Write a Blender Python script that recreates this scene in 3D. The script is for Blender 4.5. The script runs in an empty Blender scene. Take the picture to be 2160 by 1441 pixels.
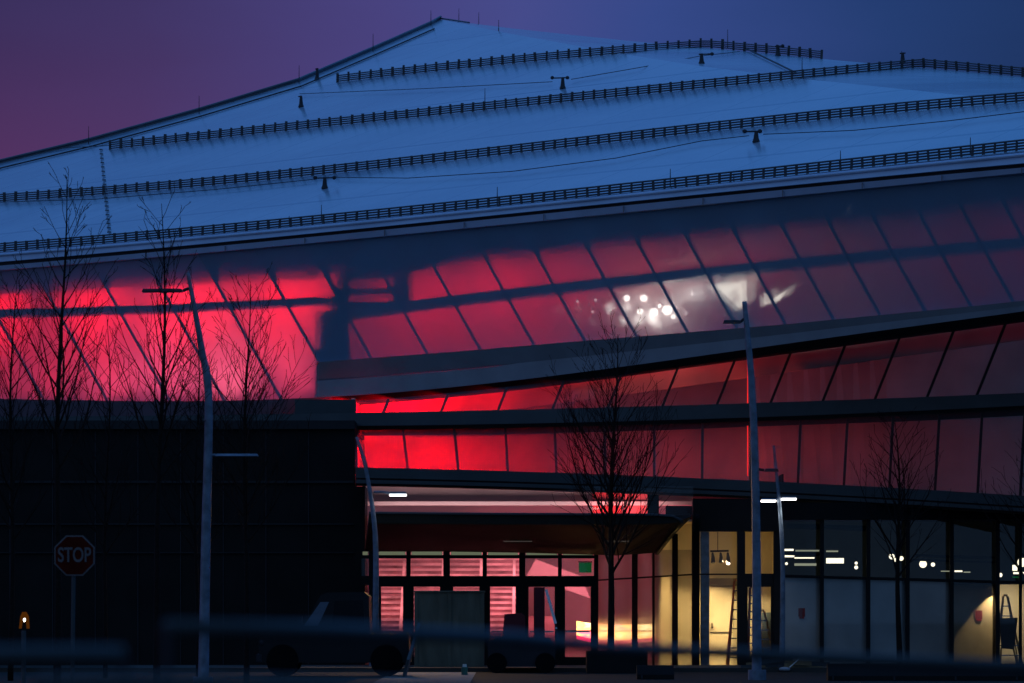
import bpy, math, random
import numpy as np
from mathutils import Vector, Matrix
random.seed(7)
scene = bpy.context.scene
COL = scene.collection

# ------------------------------------------------------------------ camera model
F = 8160.0      # focal length in photo pixels (photo is 2160 wide)
HOR = 1290.0    # horizon row
EYE = 1.7
def P(px, py, Y):
    return Vector(((px-1080.0)/F*Y, Y, EYE+(HOR-py)/F*Y))
def gy(Y):      # row where the ground lies at distance Y
    return HOR+EYE*F/Y
def fit(pts, deg=3):
    xs = [p[0] for p in pts]; ys = [p[1] for p in pts]
    c = np.polyfit(np.array(xs)/1000.0, np.array(ys), min(deg, len(pts)-1))
    return lambda x: float(np.polyval(c, x/1000.0))
def lin(pts):
    xs = [p[0] for p in pts]; ys = [p[1] for p in pts]
    def f(x):
        if x <= xs[0]: i = 0
        elif x >= xs[-1]: i = len(xs)-2
        else:
            i = 0
            while x > xs[i+1]: i += 1
        return ys[i]+(ys[i+1]-ys[i])*(x-xs[i])/(xs[i+1]-xs[i])
    return f
def cst(v): return lambda x: v

# ------------------------------------------------------------------ mesh helper
class MB:
    def __init__(s): s.v = []; s.f = []
    def quadbox(s, a, b):
        """a, b: lists of 4 points (front ring, back ring)"""
        n = len(s.v); s.v += [tuple(p) for p in a]+[tuple(p) for p in b]
        s.f += [(n, n+1, n+2, n+3), (n+7, n+6, n+5, n+4)]
        for i in range(4):
            j = (i+1) % 4
            s.f.append((n+i, n+4+i, n+4+j, n+j))
        return s
    def box(s, x0, x1, y0, y1, z0, z1):
        return s.quadbox([(x0,y0,z0),(x1,y0,z0),(x1,y0,z1),(x0,y0,z1)],
                         [(x0,y1,z0),(x1,y1,z0),(x1,y1,z1),(x0,y1,z1)])
    def rect(s, x0, y0, x1, y1, Y, th=0.1):
        """axis rectangle in photo pixels on the surface Y (number or function of px), th metres thick"""
        fn = Y if callable(Y) else cst(Y)
        a = [P(x0,y1,fn(x0)), P(x1,y1,fn(x1)), P(x1,y0,fn(x1)), P(x0,y0,fn(x0))]
        d = Vector((0,th,0))
        return s.quadbox(a, [p+d for p in a])
    def bar(s, p, q, w, d=None):
        """box bar from p to q, w wide, d deep"""
        d = d or w
        p = Vector(p); q = Vector(q); t = (q-p).normalized()
        up = Vector((0,1,0))
        if abs(t.dot(up)) > .95: up = Vector((1,0,0))
        sx = t.cross(up).normalized()*w/2; sy = t.cross(sx).normalized()*d/2
        return s.quadbox([p-sx-sy,p+sx-sy,p+sx+sy,p-sx+sy],[q-sx-sy,q+sx-sy,q+sx+sy,q-sx+sy])
    def prism(s, pts, d):
        """polygon of points extruded by vector d"""
        d = Vector(d); n = len(s.v); k = len(pts)
        s.v += [tuple(p) for p in pts]+[tuple(Vector(p)+d) for p in pts]
        s.f.append(tuple(range(n, n+k))); s.f.append(tuple(range(n+2*k-1, n+k-1, -1)))
        for i in range(k):
            j = (i+1) % k
            s.f.append((n+i, n+k+i, n+k+j, n+j))
        return s
    def tube(s, pts, rad, sides=8, cap=True):
        pts = [Vector(p) for p in pts]
        if not isinstance(rad, (list, tuple)): rad = [rad]*len(pts)
        n0 = len(s.v); k = len(pts)
        ref = None
        for i, p in enumerate(pts):
            t = (pts[min(i+1,k-1)]-pts[max(i-1,0)]).normalized()
            if ref is None:
                ref = Vector((0,1,0)) if abs(t.y) < .9 else Vector((1,0,0))
            a = t.cross(ref).normalized(); b = t.cross(a).normalized()
            for j in range(sides):
                an = 2*math.pi*j/sides
                s.v.append(tuple(p+(a*math.cos(an)+b*math.sin(an))*rad[i]))
        for i in range(k-1):
            for j in range(sides):
                j2 = (j+1) % sides
                s.f.append((n0+i*sides+j, n0+i*sides+j2, n0+(i+1)*sides+j2, n0+(i+1)*sides+j))
        if cap:
            s.f.append(tuple(n0+j for j in range(sides-1,-1,-1)))
            s.f.append(tuple(n0+(k-1)*sides+j for j in range(sides)))
        return s
    def band(s, xs, yt, yb, Yt, Yb, th=0.15):
        """long curved band along the facade between rows yt(x) and yb(x)"""
        n = len(s.v)
        for x in xs:
            a = P(x, yt(x), Yt(x)); b = P(x, yb(x), Yb(x))
            s.v += [tuple(a), tuple(b), tuple(b+Vector((0,th,0))), tuple(a+Vector((0,th,0)))]
        for i in range(len(xs)-1):
            o = n+4*i
            for j in range(4):
                j2 = (j+1) % 4
                s.f.append((o+j, o+j2, o+4+j2, o+4+j))
        s.f.append((n, n+3, n+2, n+1)); o = n+4*(len(xs)-1)
        s.f.append((o, o+1, o+2, o+3))
        return s
    def ellipsoid(s, c, r, nu=12, nv=8):
        c = Vector(c); n = len(s.v)
        for i in range(nv+1):
            th = math.pi*i/nv
            for j in range(nu):
                ph = 2*math.pi*j/nu
                s.v.append((c.x+r[0]*math.sin(th)*math.cos(ph), c.y+r[1]*math.sin(th)*math.sin(ph), c.z+r[2]*math.cos(th)))
        for i in range(nv):
            for j in range(nu):
                j2 = (j+1) % nu
                s.f.append((n+i*nu+j, n+(i+1)*nu+j, n+(i+1)*nu+j2, n+i*nu+j2))
        return s
    def build(s, name, mat, parent=None, smooth=False, loc=None):
        me = bpy.data.meshes.new(name)
        v = s.v
        if loc is not None:
            loc = Vector(loc); v = [tuple(Vector(p)-loc) for p in s.v]
        me.from_pydata(v, [], s.f); me.validate(); me.update()
        import bmesh
        bm = bmesh.new(); bm.from_mesh(me)
        bmesh.ops.recalc_face_normals(bm, faces=bm.faces); bm.to_mesh(me); bm.free()
        if smooth:
            for p in me.polygons: p.use_smooth = True
        me.materials.append(mat)
        o = bpy.data.objects.new(name, me); COL.objects.link(o)
        if parent is not None:
            o.parent = parent
            # every parent is a plain translation
            w = Vector((0,0,0)); q = parent
            while q is not None: w += q.location; q = q.parent
            o.location = (loc if loc is not None else Vector((0,0,0)))-w
        elif loc is not None: o.location = loc
        return o
def tag(o, label, cat, group=None, kind=None):
    o['label'] = label; o['category'] = cat
    if group: o['group'] = group
    if kind: o['kind'] = kind
    return o
def thing(name, loc, label, cat, group=None):
    o = bpy.data.objects.new(name, None); COL.objects.link(o); o.location = loc
    o.empty_display_size = .3
    return tag(o, label, cat, group)

# ------------------------------------------------------------------ materials
def mat(name, col, rough=.6, metal=0., var=.15, scale=1.5, bump=0., bscale=30., spec=.5, stretch=None):
    m = bpy.data.materials.new(name); m.use_nodes = True
    nt = m.node_tree; N = nt.nodes; L = nt.links; b = N['Principled BSDF']
    tc = N.new('ShaderNodeTexCoord'); mp = N.new('ShaderNodeMapping')
    L.new(tc.outputs['Object'], mp.inputs['Vector'])
    if stretch: mp.inputs['Scale'].default_value = stretch
    nz = N.new('ShaderNodeTexNoise'); nz.inputs['Scale'].default_value = scale; nz.inputs['Detail'].default_value = 6
    L.new(mp.outputs[0], nz.inputs['Vector'])
    cr = N.new('ShaderNodeValToRGB')
    cr.color_ramp.elements[0].position = .3; cr.color_ramp.elements[1].position = .7
    cr.color_ramp.elements[0].color = [c*(1-var) for c in col]+[1]
    cr.color_ramp.elements[1].color = [min(1, c*(1+var)) for c in col]+[1]
    L.new(nz.outputs['Fac'], cr.inputs['Fac']); L.new(cr.outputs['Color'], b.inputs['Base Color'])
    b.inputs['Roughness'].default_value = rough; b.inputs['Metallic'].default_value = metal
    b.inputs['Specular IOR Level'].default_value = spec
    if bump:
        n2 = N.new('ShaderNodeTexNoise'); n2.inputs['Scale'].default_value = bscale; n2.inputs['Detail'].default_value = 4
        L.new(mp.outputs[0], n2.inputs['Vector'])
        bp = N.new('ShaderNodeBump'); bp.inputs['Strength'].default_value = bump; bp.inputs['Distance'].default_value = .02
        L.new(n2.outputs['Fac'], bp.inputs['Height']); L.new(bp.outputs[0], b.inputs['Normal'])
    return m
def emit(name, col, st):
    m = bpy.data.materials.new(name); m.use_nodes = True
    nt = m.node_tree; nt.nodes.clear()
    e = nt.nodes.new('ShaderNodeEmission'); e.inputs[0].default_value = list(col)+[1]; e.inputs[1].default_value = st
    o = nt.nodes.new('ShaderNodeOutputMaterial'); nt.links.new(e.outputs[0], o.inputs[0])
    return m
def glass(name, tint=(1,1,1), veil=0., veilcol=(.4,.5,.6), gloss=.08, rough=.02, fk=.45, haze=0.):
    m = bpy.data.materials.new(name); m.use_nodes = True
    nt = m.node_tree; N = nt.nodes; L = nt.links; N.clear()
    tr = N.new('ShaderNodeBsdfTransparent'); tr.inputs[0].default_value = list(tint)+[1]
    if haze > 0:
        rf_ = N.new('ShaderNodeBsdfRefraction'); rf_.inputs[0].default_value = list(tint)+[1]
        rf_.inputs['Roughness'].default_value = .36; rf_.inputs['IOR'].default_value = 1.25
        mh = N.new('ShaderNodeMixShader'); mh.inputs[0].default_value = haze
        L.new(tr.outputs[0], mh.inputs[1]); L.new(rf_.outputs[0], mh.inputs[2]); tr = mh
    gl = N.new('ShaderNodeBsdfGlossy'); gl.inputs['Roughness'].default_value = rough
    fr = N.new('ShaderNodeFresnel'); fr.inputs[0].default_value = 1.45
    ma = N.new('ShaderNodeMath'); ma.operation = 'MULTIPLY_ADD'; ma.inputs[1].default_value = fk; ma.inputs[2].default_value = gloss
    L.new(fr.outputs[0], ma.inputs[0])
    mx = N.new('ShaderNodeMixShader'); L.new(ma.outputs[0], mx.inputs[0]); L.new(tr.outputs[0], mx.inputs[1]); L.new(gl.outputs[0], mx.inputs[2])
    out = N.new('ShaderNodeOutputMaterial')
    if veil > 0:
        df = N.new('ShaderNodeBsdfDiffuse'); df.inputs[0].default_value = list(veilcol)+[1]  # diffuse share that paints a reflection veil over the glass
        tc = N.new('ShaderNodeTexCoord'); nz = N.new('ShaderNodeTexNoise'); nz.inputs['Scale'].default_value = .6; nz.inputs['Detail'].default_value = 5
        L.new(tc.outputs['Object'], nz.inputs['Vector'])
        m2 = N.new('ShaderNodeMath'); m2.operation = 'MULTIPLY_ADD'; m2.inputs[1].default_value = veil*.6; m2.inputs[2].default_value = veil*.7
        L.new(nz.outputs['Fac'], m2.inputs[0])
        mx2 = N.new('ShaderNodeMixShader'); L.new(m2.outputs[0], mx2.inputs[0]); L.new(mx.outputs[0], mx2.inputs[1]); L.new(df.outputs[0], mx2.inputs[2])
        L.new(mx2.outputs[0], out.inputs[0])
    else: L.new(mx.outputs[0], out.inputs[0])
    return m

def roof_material():
    m = bpy.data.materials.new('wet_roof_membrane'); m.use_nodes = True
    nt = m.node_tree; N = nt.nodes; L = nt.links; b = N['Principled BSDF']
    tc = N.new('ShaderNodeTexCoord')
    rot = N.new('ShaderNodeMapping'); rot.inputs['Rotation'].default_value = (0,0,math.radians(42.9))
    L.new(tc.outputs['Object'], rot.inputs['Vector'])
    # welded seams running up the slope, every 3 m
    sep = N.new('ShaderNodeSeparateXYZ'); L.new(rot.outputs[0], sep.inputs[0])
    md = N.new('ShaderNodeMath'); md.operation = 'PINGPONG'; md.inputs[1].default_value = 1.5
    L.new(sep.outputs[0], md.inputs[0])
    lt0 = N.new('ShaderNodeMath'); lt0.operation = 'LESS_THAN'; lt0.inputs[1].default_value = .03; L.new(md.outputs[0], lt0.inputs[0])
    md2 = N.new('ShaderNodeMath'); md2.operation = 'PINGPONG'; md2.inputs[1].default_value = 4.2
    L.new(sep.outputs[1], md2.inputs[0])
    lt1 = N.new('ShaderNodeMath'); lt1.operation = 'LESS_THAN'; lt1.inputs[1].default_value = .12; L.new(md2.outputs[0], lt1.inputs[0])
    lt2 = N.new('ShaderNodeMath'); lt2.operation = 'MAXIMUM'; L.new(lt0.outputs[0], lt2.inputs[0]); L.new(lt1.outputs[0], lt2.inputs[1])
    lt = N.new('ShaderNodeMath'); lt.operation = 'MULTIPLY'; lt.inputs[1].default_value = .75; L.new(lt2.outputs[0], lt.inputs[0])
    nz = N.new('ShaderNodeTexNoise'); nz.inputs['Scale'].default_value = .12; nz.inputs['Detail'].default_value = 8; nz.inputs['Roughness'].default_value = .65
    L.new(rot.outputs[0], nz.inputs['Vector'])
    cr = N.new('ShaderNodeValToRGB'); cr.color_ramp.elements[0].position = .36; cr.color_ramp.elements[1].position = .64
    cr.color_ramp.elements[0].color = (.24,.37,.50,1); cr.color_ramp.elements[1].color = (.40,.53,.66,1)
    L.new(nz.outputs['Fac'], cr.inputs[0])
    mx = N.new('ShaderNodeMix'); mx.data_type = 'RGBA'; mx.inputs[7].default_value = (.13,.25,.38,1)
    L.new(lt.outputs[0], mx.inputs[0]); L.new(cr.outputs[0], mx.inputs[6]); L.new(mx.outputs[2], b.inputs['Base Color'])
    r = N.new('ShaderNodeMapRange'); r.inputs[3].default_value = .12; r.inputs[4].default_value = .3
    L.new(nz.outputs['Fac'], r.inputs[0]); L.new(r.outputs[0], b.inputs['Roughness'])
    b.inputs['Specular IOR Level'].default_value = .5
    b.inputs['Coat Weight'].default_value = .12; b.inputs['Coat Roughness'].default_value = .13
    n2 = N.new('ShaderNodeTexNoise'); n2.inputs['Scale'].default_value = 1.2; n2.inputs['Detail'].default_value = 3
    L.new(rot.outputs[0], n2.inputs['Vector'])
    bp = N.new('ShaderNodeBump'); bp.inputs['Strength'].default_value = .06; bp.inputs['Distance'].default_value = .03
    L.new(n2.outputs['Fac'], bp.inputs['Height']); L.new(bp.outputs[0], b.inputs['Normal'])
    return m

M = {}
M['roof'] = roof_material()
M['ridge'] = mat('ridge_flashing', (.10,.14,.18), .4, .3)
M['guard'] = mat('haze_lifted_steel', (.08,.09,.105), .6, 0., spec=.2)  # haze over the guards put in as a lighter, bluish base colour
M['rod'] = mat('rod_metal', (.045,.05,.06), .6, 0, spec=.2)
M['fascia'] = mat('sky_tinted_aluminium', (.48,.66,.90), .4, .0, .12, .5, .05, 3)  # pale blue of the reflected sky put into the base colour
M['fascia2'] = mat('sky_tinted_gutter', (.45,.60,.84), .4, .0, .12, .5)  # same reflected-sky blue in the base colour
M['recess'] = mat('shadow_joint', (.045,.05,.06), .8, spec=.1)
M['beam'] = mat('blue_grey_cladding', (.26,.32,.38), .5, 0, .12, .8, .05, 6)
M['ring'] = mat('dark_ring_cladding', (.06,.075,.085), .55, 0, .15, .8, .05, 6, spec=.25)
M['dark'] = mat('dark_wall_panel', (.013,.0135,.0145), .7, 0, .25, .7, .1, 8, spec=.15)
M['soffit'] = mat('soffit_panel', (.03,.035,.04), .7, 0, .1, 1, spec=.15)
M['band'] = mat('spandrel_panel', (.17,.15,.20), .6, 0, .2, .6, spec=.2)
M['inner'] = mat('interior_steel', (.022,.024,.03), .7, 0, spec=.1)
M['mull'] = mat('mullion_paint', (.05,.065,.08), .5, .0, spec=.3)
M['mulld'] = mat('dark_mullion', (.05,.052,.058), .5, .0, spec=.2)
M['white'] = mat('interior_plaster', (.62,.60,.60), .8, 0, .10, .7, spec=.1)
M['fabric'] = mat('interior_screen', (.62,.6,.6), .8, 0, .3, .35, spec=.1)
M['cream'] = mat('cream_drywall', (.62,.56,.40), .8, 0, .08, .8, spec=.1)
M['glassu'] = glass('veiled_glass', (.97,.97,.97), .36, (.34,.62,.95), .0, .05, .2, .52)  # blue reflection veil over the upper glass, put in as diffuse colour
M['glassl'] = glass('veiled_glass_lower', (.95,.95,.95), .06, (.45,.55,.7), .0, .2, .06)  # fainter painted veil of the same kind
M['glass'] = glass('clear_glass', (.95,.95,.95), 0, gloss=.01)
M['glassh'] = glass('hazy_glass', (.95,.95,.95), .03, (.5,.5,.5), .01, .05, .45, .4)
M['black'] = mat('black_frame', (.008,.009,.011), .5, 0, spec=.2)
M['steel'] = mat('painted_pole', (.15,.205,.28), .45, .1, .35, 5)
M['fix'] = mat('fixture_black', (.02,.022,.03), .5, 0, spec=.3)
M['bark'] = mat('bark', (.018,.014,.013), .9, 0, .3, 12, .4, 40, spec=.1)
M['asphalt'] = mat('asphalt', (.024,.021,.018), .85, 0, .3, .8, .3, 40, spec=.15)
M['pave'] = mat('concrete_paving', (.06,.057,.052), .8, 0, .2, .6, .2, 30, spec=.15)
M['ply'] = mat('weathered_plywood', (.13,.14,.11), .8, 0, .3, 3, .2, 20, stretch=(1,1,.2), spec=.1)
M['truck'] = mat('dark_truck_paint', (.008,.010,.013), .35, 0, spec=.3)
M['tyre'] = mat('tyre_rubber', (.006,.006,.007), .9, spec=.1)
M['redp'] = mat('dark_red_paint', (.10,.010,.018), .5, spec=.3)
M['orange'] = mat('orange_fibreglass', (.75,.17,.05), .5)
M['chrome'] = mat('bare_steel', (.6,.6,.6), .25, 1)
M['timber'] = mat('timber_pine', (.30,.20,.10), .7, 0, .3, 4)
M['tarp'] = mat('pale_tarp', (.32,.33,.36), .6, 0, .3, 3, .5, 6)

# ------------------------------------------------------------------ world
def world():
    w = bpy.data.worlds.new('World'); scene.world = w; w.use_nodes = True
    nt = w.node_tree; N = nt.nodes; L = nt.links; N.clear()
    out = N.new('ShaderNodeOutputWorld')
    tc = N.new('ShaderNodeTexCoord'); sp = N.new('ShaderNodeSeparateXYZ'); L.new(tc.outputs['Generated'], sp.inputs[0])
    # slight cloud wobble of the direction
    nz = N.new('ShaderNodeTexNoise'); nz.inputs['Scale'].default_value = 9; nz.inputs['Detail'].default_value = 4
    mp = N.new('ShaderNodeMapping'); mp.inputs['Scale'].default_value = (1,1,3.5)
    L.new(tc.outputs['Generated'], mp.inputs[0]); L.new(mp.outputs[0], nz.inputs['Vector'])
    wob = N.new('ShaderNodeMath'); wob.operation = 'MULTIPLY_ADD'; wob.inputs[1].default_value = .05; wob.inputs[2].default_value = -.025
    L.new(nz.outputs['Fac'], wob.inputs[0])
    xx = N.new('ShaderNodeMath'); xx.operation = 'ADD'; L.new(sp.outputs[0], xx.inputs[0]); L.new(wob.outputs[0], xx.inputs[1])
    mr = N.new('ShaderNodeMapRange'); mr.inputs[1].default_value = -.16; mr.inputs[2].default_value = .16
    L.new(xx.outputs[0], mr.inputs[0])
    cr = N.new('ShaderNodeValToRGB'); e = cr.color_ramp.elements
    stops = [(0,(.030,.020,.085)),(.2,(.046,.032,.125)),(.38,(.062,.052,.205)),(.5,(.058,.068,.255)),(.62,(.034,.064,.245)),(.8,(.016,.045,.165)),(1,(.009,.028,.10))]
    e[0].position = 0; e[0].color = list(stops[0][1])+[1]; e[1].position = 1; e[1].color = list(stops[-1][1])+[1]
    for p, c in stops[1:-1]:
        q = e.new(p); q.color = list(c)+[1]
    L.new(mr.outputs[0], cr.inputs[0])
    # afterglow low on the left
    g1 = N.new('ShaderNodeMapRange'); g1.interpolation_type = 'SMOOTHSTEP'; g1.inputs[1].default_value = .165; g1.inputs[2].default_value = .09
    L.new(sp.outputs[2], g1.inputs[0])
    g2 = N.new('ShaderNodeMapRange'); g2.interpolation_type = 'SMOOTHSTEP'; g2.inputs[1].default_value = 0; g2.inputs[2].default_value = -.15
    L.new(xx.outputs[0], g2.inputs[0])
    g3 = N.new('ShaderNodeMath'); g3.operation = 'MULTIPLY'; L.new(g1.outputs[0], g3.inputs[0]); L.new(g2.outputs[0], g3.inputs[1])
    add = N.new('ShaderNodeMix'); add.data_type = 'RGBA'; add.blend_type = 'ADD'; add.inputs[7].default_value = (.060,.004,.014,1)
    L.new(g3.outputs[0], add.inputs[0]); L.new(cr.outputs[0], add.inputs[6])
    # brighter blue overhead
    z1 = N.new('ShaderNodeMapRange'); z1.interpolation_type = 'SMOOTHSTEP'; z1.inputs[1].default_value = .17; z1.inputs[2].default_value = .45
    L.new(sp.outputs[2], z1.inputs[0])
    zm = N.new('ShaderNodeMix'); zm.data_type = 'RGBA'; zm.inputs[7].default_value = (.045,.188,.56,1)
    L.new(z1.outputs[0], zm.inputs[0]); L.new(add.outputs[2], zm.inputs[6])
    # greyer, brighter twilight on the side of the sky behind the camera
    bm_ = N.new('ShaderNodeMapRange'); bm_.interpolation_type = 'SMOOTHSTEP'; bm_.inputs[1].default_value = .2; bm_.inputs[2].default_value = -.4
    L.new(sp.outputs[1], bm_.inputs[0])
    zz = N.new('ShaderNodeMix'); zz.data_type = 'RGBA'; zz.inputs[7].default_value = (.060,.125,.255,1)
    L.new(bm_.outputs[0], zz.inputs[0]); L.new(zm.outputs[2], zz.inputs[6]); zm = zz
    bg = N.new('ShaderNodeBackground'); L.new(zm.outputs[2], bg.inputs[0]); bg.inputs[1].default_value = SKYK
    sky = N.new('ShaderNodeTexSky'); sky.sky_type = 'NISHITA'; sky.sun_disc = False
    sky.sun_elevation = math.radians(-4); sky.sun_rotation = math.radians(-70)
    bg2 = N.new('ShaderNodeBackground'); L.new(sky.outputs[0], bg2.inputs[0]); bg2.inputs[1].default_value = .05
    ad = N.new('ShaderNodeAddShader'); L.new(bg.outputs[0], ad.inputs[0]); L.new(bg2.outputs[0], ad.inputs[1])
    L.new(ad.outputs[0], out.inputs[0])
SKYK = 1.0
world()
sun = bpy.data.lights.new('sun', 'SUN'); sun.energy = .03; sun.angle = math.radians(20); sun.color = (1,.85,.75)
so = bpy.data.objects.new('sun', sun); COL.objects.link(so); so.rotation_euler = (math.radians(80), 0, math.radians(-70))

# ------------------------------------------------------------------ ground
def structure(o):
    o['kind'] = 'structure'; return o
structure(MB().box(-900, 900, -60, 1500, -.3, 0).build('ground', M['asphalt']))
structure(MB().box(-25, 25, 108.5, 113.9, -.1, .12).build('pavement', M['pave']))

structure(MB().box(-3.3, -1.0, 90, 107.5, -.1, .012).build('light_pool_patch', mat('light_pool_concrete', (.2,.19,.17), .8, 0, .3, 2, .2, 20)))  # paler concrete added under the lamp; its pool of light put into the colour
# ------------------------------------------------------------------ arena
arena = thing('arena_building', (0,125,0), 'large arena with wet blue pitched roof above slanted glass walls glowing red', 'arena')

SL = .35
def roofpt(px, py, up=0.):
    t = (px-1080)/F; e = (HOR-py)/F
    Y = (12.5-88.11*SL)/(e-SL*(.68*t+.733))
    p = P(px, py, Y); p.z += up
    return p
ridge = [(-420,462),(-200,404),(0,345),(187,300),(420,236),(630,173),(787,106),(910,52),(930,41)]
fold = [(930,41),(1080,72),(1320,115),(1480,140),(1690,166),(1980,196),(2160,214),(2500,246)]
sil = [(930,41),(1080,60),(1300,84),(1490,101),(1750,126),(1940,143),(2160,163),(2500,196)]
fy = lin(fold); sy = lin(sil)
def Bpt(px, py):
    a = fy(px); b = sy(px)
    f = (a-py)/max(a-b, 2.0)
    Ya = roofpt(px, a).y
    return P(px, py, Ya*(1+.15*f*min(1, (px-930)/300.0)))
def surf(px, py):
    if px > 930 and py < fy(px): return Bpt(px, py)
    return roofpt(px, py)

F0 = fit([(0,534),(350,505),(700,472),(1080,434),(1580,383),(1880,350),(2160,323)], 3)
Dk = fit([(0,557),(350,527),(760,490),(1080,449),(1580,408),(1880,375),(2160,350)], 3)
G  = fit([(0,570),(350,541),(760,504),(1080,470),(1580,425),(1880,390),(2160,365)], 3)
def eaveY(px): return roofpt(px, F0(px)).y
XS = [x for x in range(-420, 2501, 40)]
XE = XS[:]
# roof face
rf = MB()
edge = [roofpt(x, F0(x)-2) for x in XE]
top = [roofpt(*p) for p in ridge]+[roofpt(*p) for p in fold[1:]]
rf.v = [tuple(p) for p in edge]+[tuple(p) for p in reversed(top)]
rf.f = [tuple(range(len(rf.v)))]
# thickness: deck below, closed behind
roof = rf.build('roof', M['roof'], arena)
deck = MB()
deck.v = [tuple(Vector(p)-Vector((0,0,.12))) for p in rf.v]; deck.f = [tuple(range(len(rf.v)))]
deck.build('roof_deck', M['soffit'], roof)
fb = MB()
for i, x in enumerate([930,1080,1200,1320,1480,1600,1750,1940,2050,2160,2500]):
    a = roofpt(x, fy(x)); b = Bpt(x, sy(x)) if x > 930 else a+Vector((0,.01,.0))
    c = Vector((b.x*1.02, b.y+40, 12)); fb.v += [tuple(a), tuple(b), tuple(c)]
    if i:
        o = 3*i; fb.f += [(o-3,o,o+1,o-2), (o-2,o+1,o+2,o-1)]
fb.build('roof_slope', M['roof'], arena)
# left rear slope
lb = MB()
for i, p in enumerate(ridge):
    a = roofpt(*p); c = Vector((a.x-14, a.y+45, 12)); lb.v += [tuple(a-Vector((0,0,.02))), tuple(c)]
    if i: o = 2*i; lb.f.append((o-2,o,o+1,o-1))
lb.build('rear_slope', M['roof'], arena)
# ridge parapet : two-line flashing
rp = [roofpt(*p)+Vector((0,0,.10)) for p in ridge]
MB().tube([p+Vector((0,0,.04)) for p in rp], .05, 6).build('ridge_cap', M['ridge'], arena)
rb = MB()
for i, p in enumerate(rp):
    a = p+Vector((0,.06,.04)); b = p+Vector((.0,.06,-.16)); rb.v += [tuple(a),tuple(b),tuple(b+Vector((0,.08,0))),tuple(a+Vector((0,.08,0)))]
    if i:
        o = 4*i
        for j in range(4): rb.f.append((o-4+j,o-4+(j+1)%4,o+(j+1)%4,o+j))
rb.build('ridge_parapet', M['ridge'], arena)
rc = MB()
low = [roofpt(p[0]+6, p[1]+11)+Vector((0,0,.05)) for p in ridge[:-1]]
rc.tube(low, .035, 5).build('lightning_cable', M['rod'], arena)
MB().tube([P(930,41,roofpt(930,41).y)+Vector((0,0,.05)), Bpt(990,50)+Vector((0,0,.05))], .04, 5).build('ridge_cap', M['ridge'], arena)

# snow guards ---------------------------------------------------------
rows = [
 [(712,164),(880,146),(1080,126),(1300,104),(1400,97),(1490,92),(1620,104),(1750,118)],
 [(232,306),(500,278),(760,252),(1080,217),(1280,197),(1560,169),(1690,158),(1800,147),(1925,134),(1960,135),(2050,143),(2160,153),(2300,168)],
 [(-60,421),(0,416),(230,400),(600,367),(800,346),(1080,315),(1580,263),(1880,229),(2080,207),(2160,204),(2260,204)],
 [(-60,527),(0,521),(235,504),(700,461),(1080,423),(1580,371),(1880,337),(2160,308),(2230,300)]]
post_me = None
for r, pts in enumerate(rows):
    if r >= 2: fn = fit(pts, 3)
    else:
        kx = 1490 if r == 0 else 1943
        fa = fit([p for p in pts if p[0] <= kx], 2); fb_ = lin([p for p in pts if p[0] >= kx])
        dy = fa(kx)-fb_(kx+1)
        fn = lambda x, fa=fa, fb_=fb_, kx=kx, dy=dy: fa(x) if x <= kx else fb_(x)+dy
    x0, x1 = pts[0][0], pts[-1][0]
    step = 23.2
    xs = list(np.arange(x0, x1+.1, step)); 
    if len(xs) > 100: xs = xs[:100]
    base = [surf(x, fn(x)+9) for x in xs]
    H = .32
    root = bpy.data.objects.new('snow_guard', None); COL.objects.link(root); root.parent = arena
    root.location = base[0]-arena.location
    for k, hz in enumerate((.045,.125,.205,.285)):
        MB().tube([b+Vector((0,0,hz)) for b in base], .028, 4).build('rail', M['guard'], root)
    for b in base:
        if post_me is None:
            o = MB().box(-.045,.045,-.03,.03,-.02,H).build('post', M['guard'], root); post_me = o.data
        else:
            o = bpy.data.objects.new('post', post_me); COL.objects.link(o); o.parent = root
        s = b.y/135.0
        o.rotation_euler = (random.gauss(0,.03), random.gauss(0,.04), 0); o.location = b-base[0]; o.scale = (s*random.uniform(.8,1.15),1,s*random.uniform(.97,1.05))

# lightning rods
for (x, y, h) in [(187,300,34),(420,236,34),(631,172,34),(787,105,34),(909,50,28),(968,46,28),(1010,54,28),(1052,62,20),(1535,98,36),(1692,156,36),(1023,222,36),
                  (1902,122,14),(678,462,30),(1049,428,34),(1414,388,32),(1773,352,34),(2047,320,30),(610,466,10),(1548,378,12)]:
    b = surf(x, y+4) if y > 60 or x < 930 else P(x, y+3, roofpt(930,41).y+1)
    MB().tube([b, P(x, y-h, b.y)], [.022,.010], 5).build('lightning_rod', M['rod'], arena)
# roof anchors with arms
for (x, y, arms) in [(685,398,(-20,20)),(1187,187,(-22,10)),(1595,300,(-24,8)),(635,226,(-6,0)),(1480,135,(-6,22)),(1641,118,(-6,10)),(1904,133,(-6,6)),(669,168,(-4,3))]:
    b = surf(x, y)
    h = 24 if y > 150 else 22
    an = MB().tube([b, b+Vector((0,0,.12)), P(x, y-h, b.y)], [.13,.085,.05], 8).build('roof_anchor', M['rod'], arena)
    ar = MB().bar(P(x+arms[0], y-h+2, b.y), P(x+arms[1], y-h+1, b.y), .045)
    ar.build('arm', M['rod'], an)
    for a in arms:
        if abs(a) > 7: MB().ellipsoid(P(x+a, y-h+1, b.y), (.075,.075,.07), 8, 6).build('arm_end', M['rod'], an)
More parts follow.
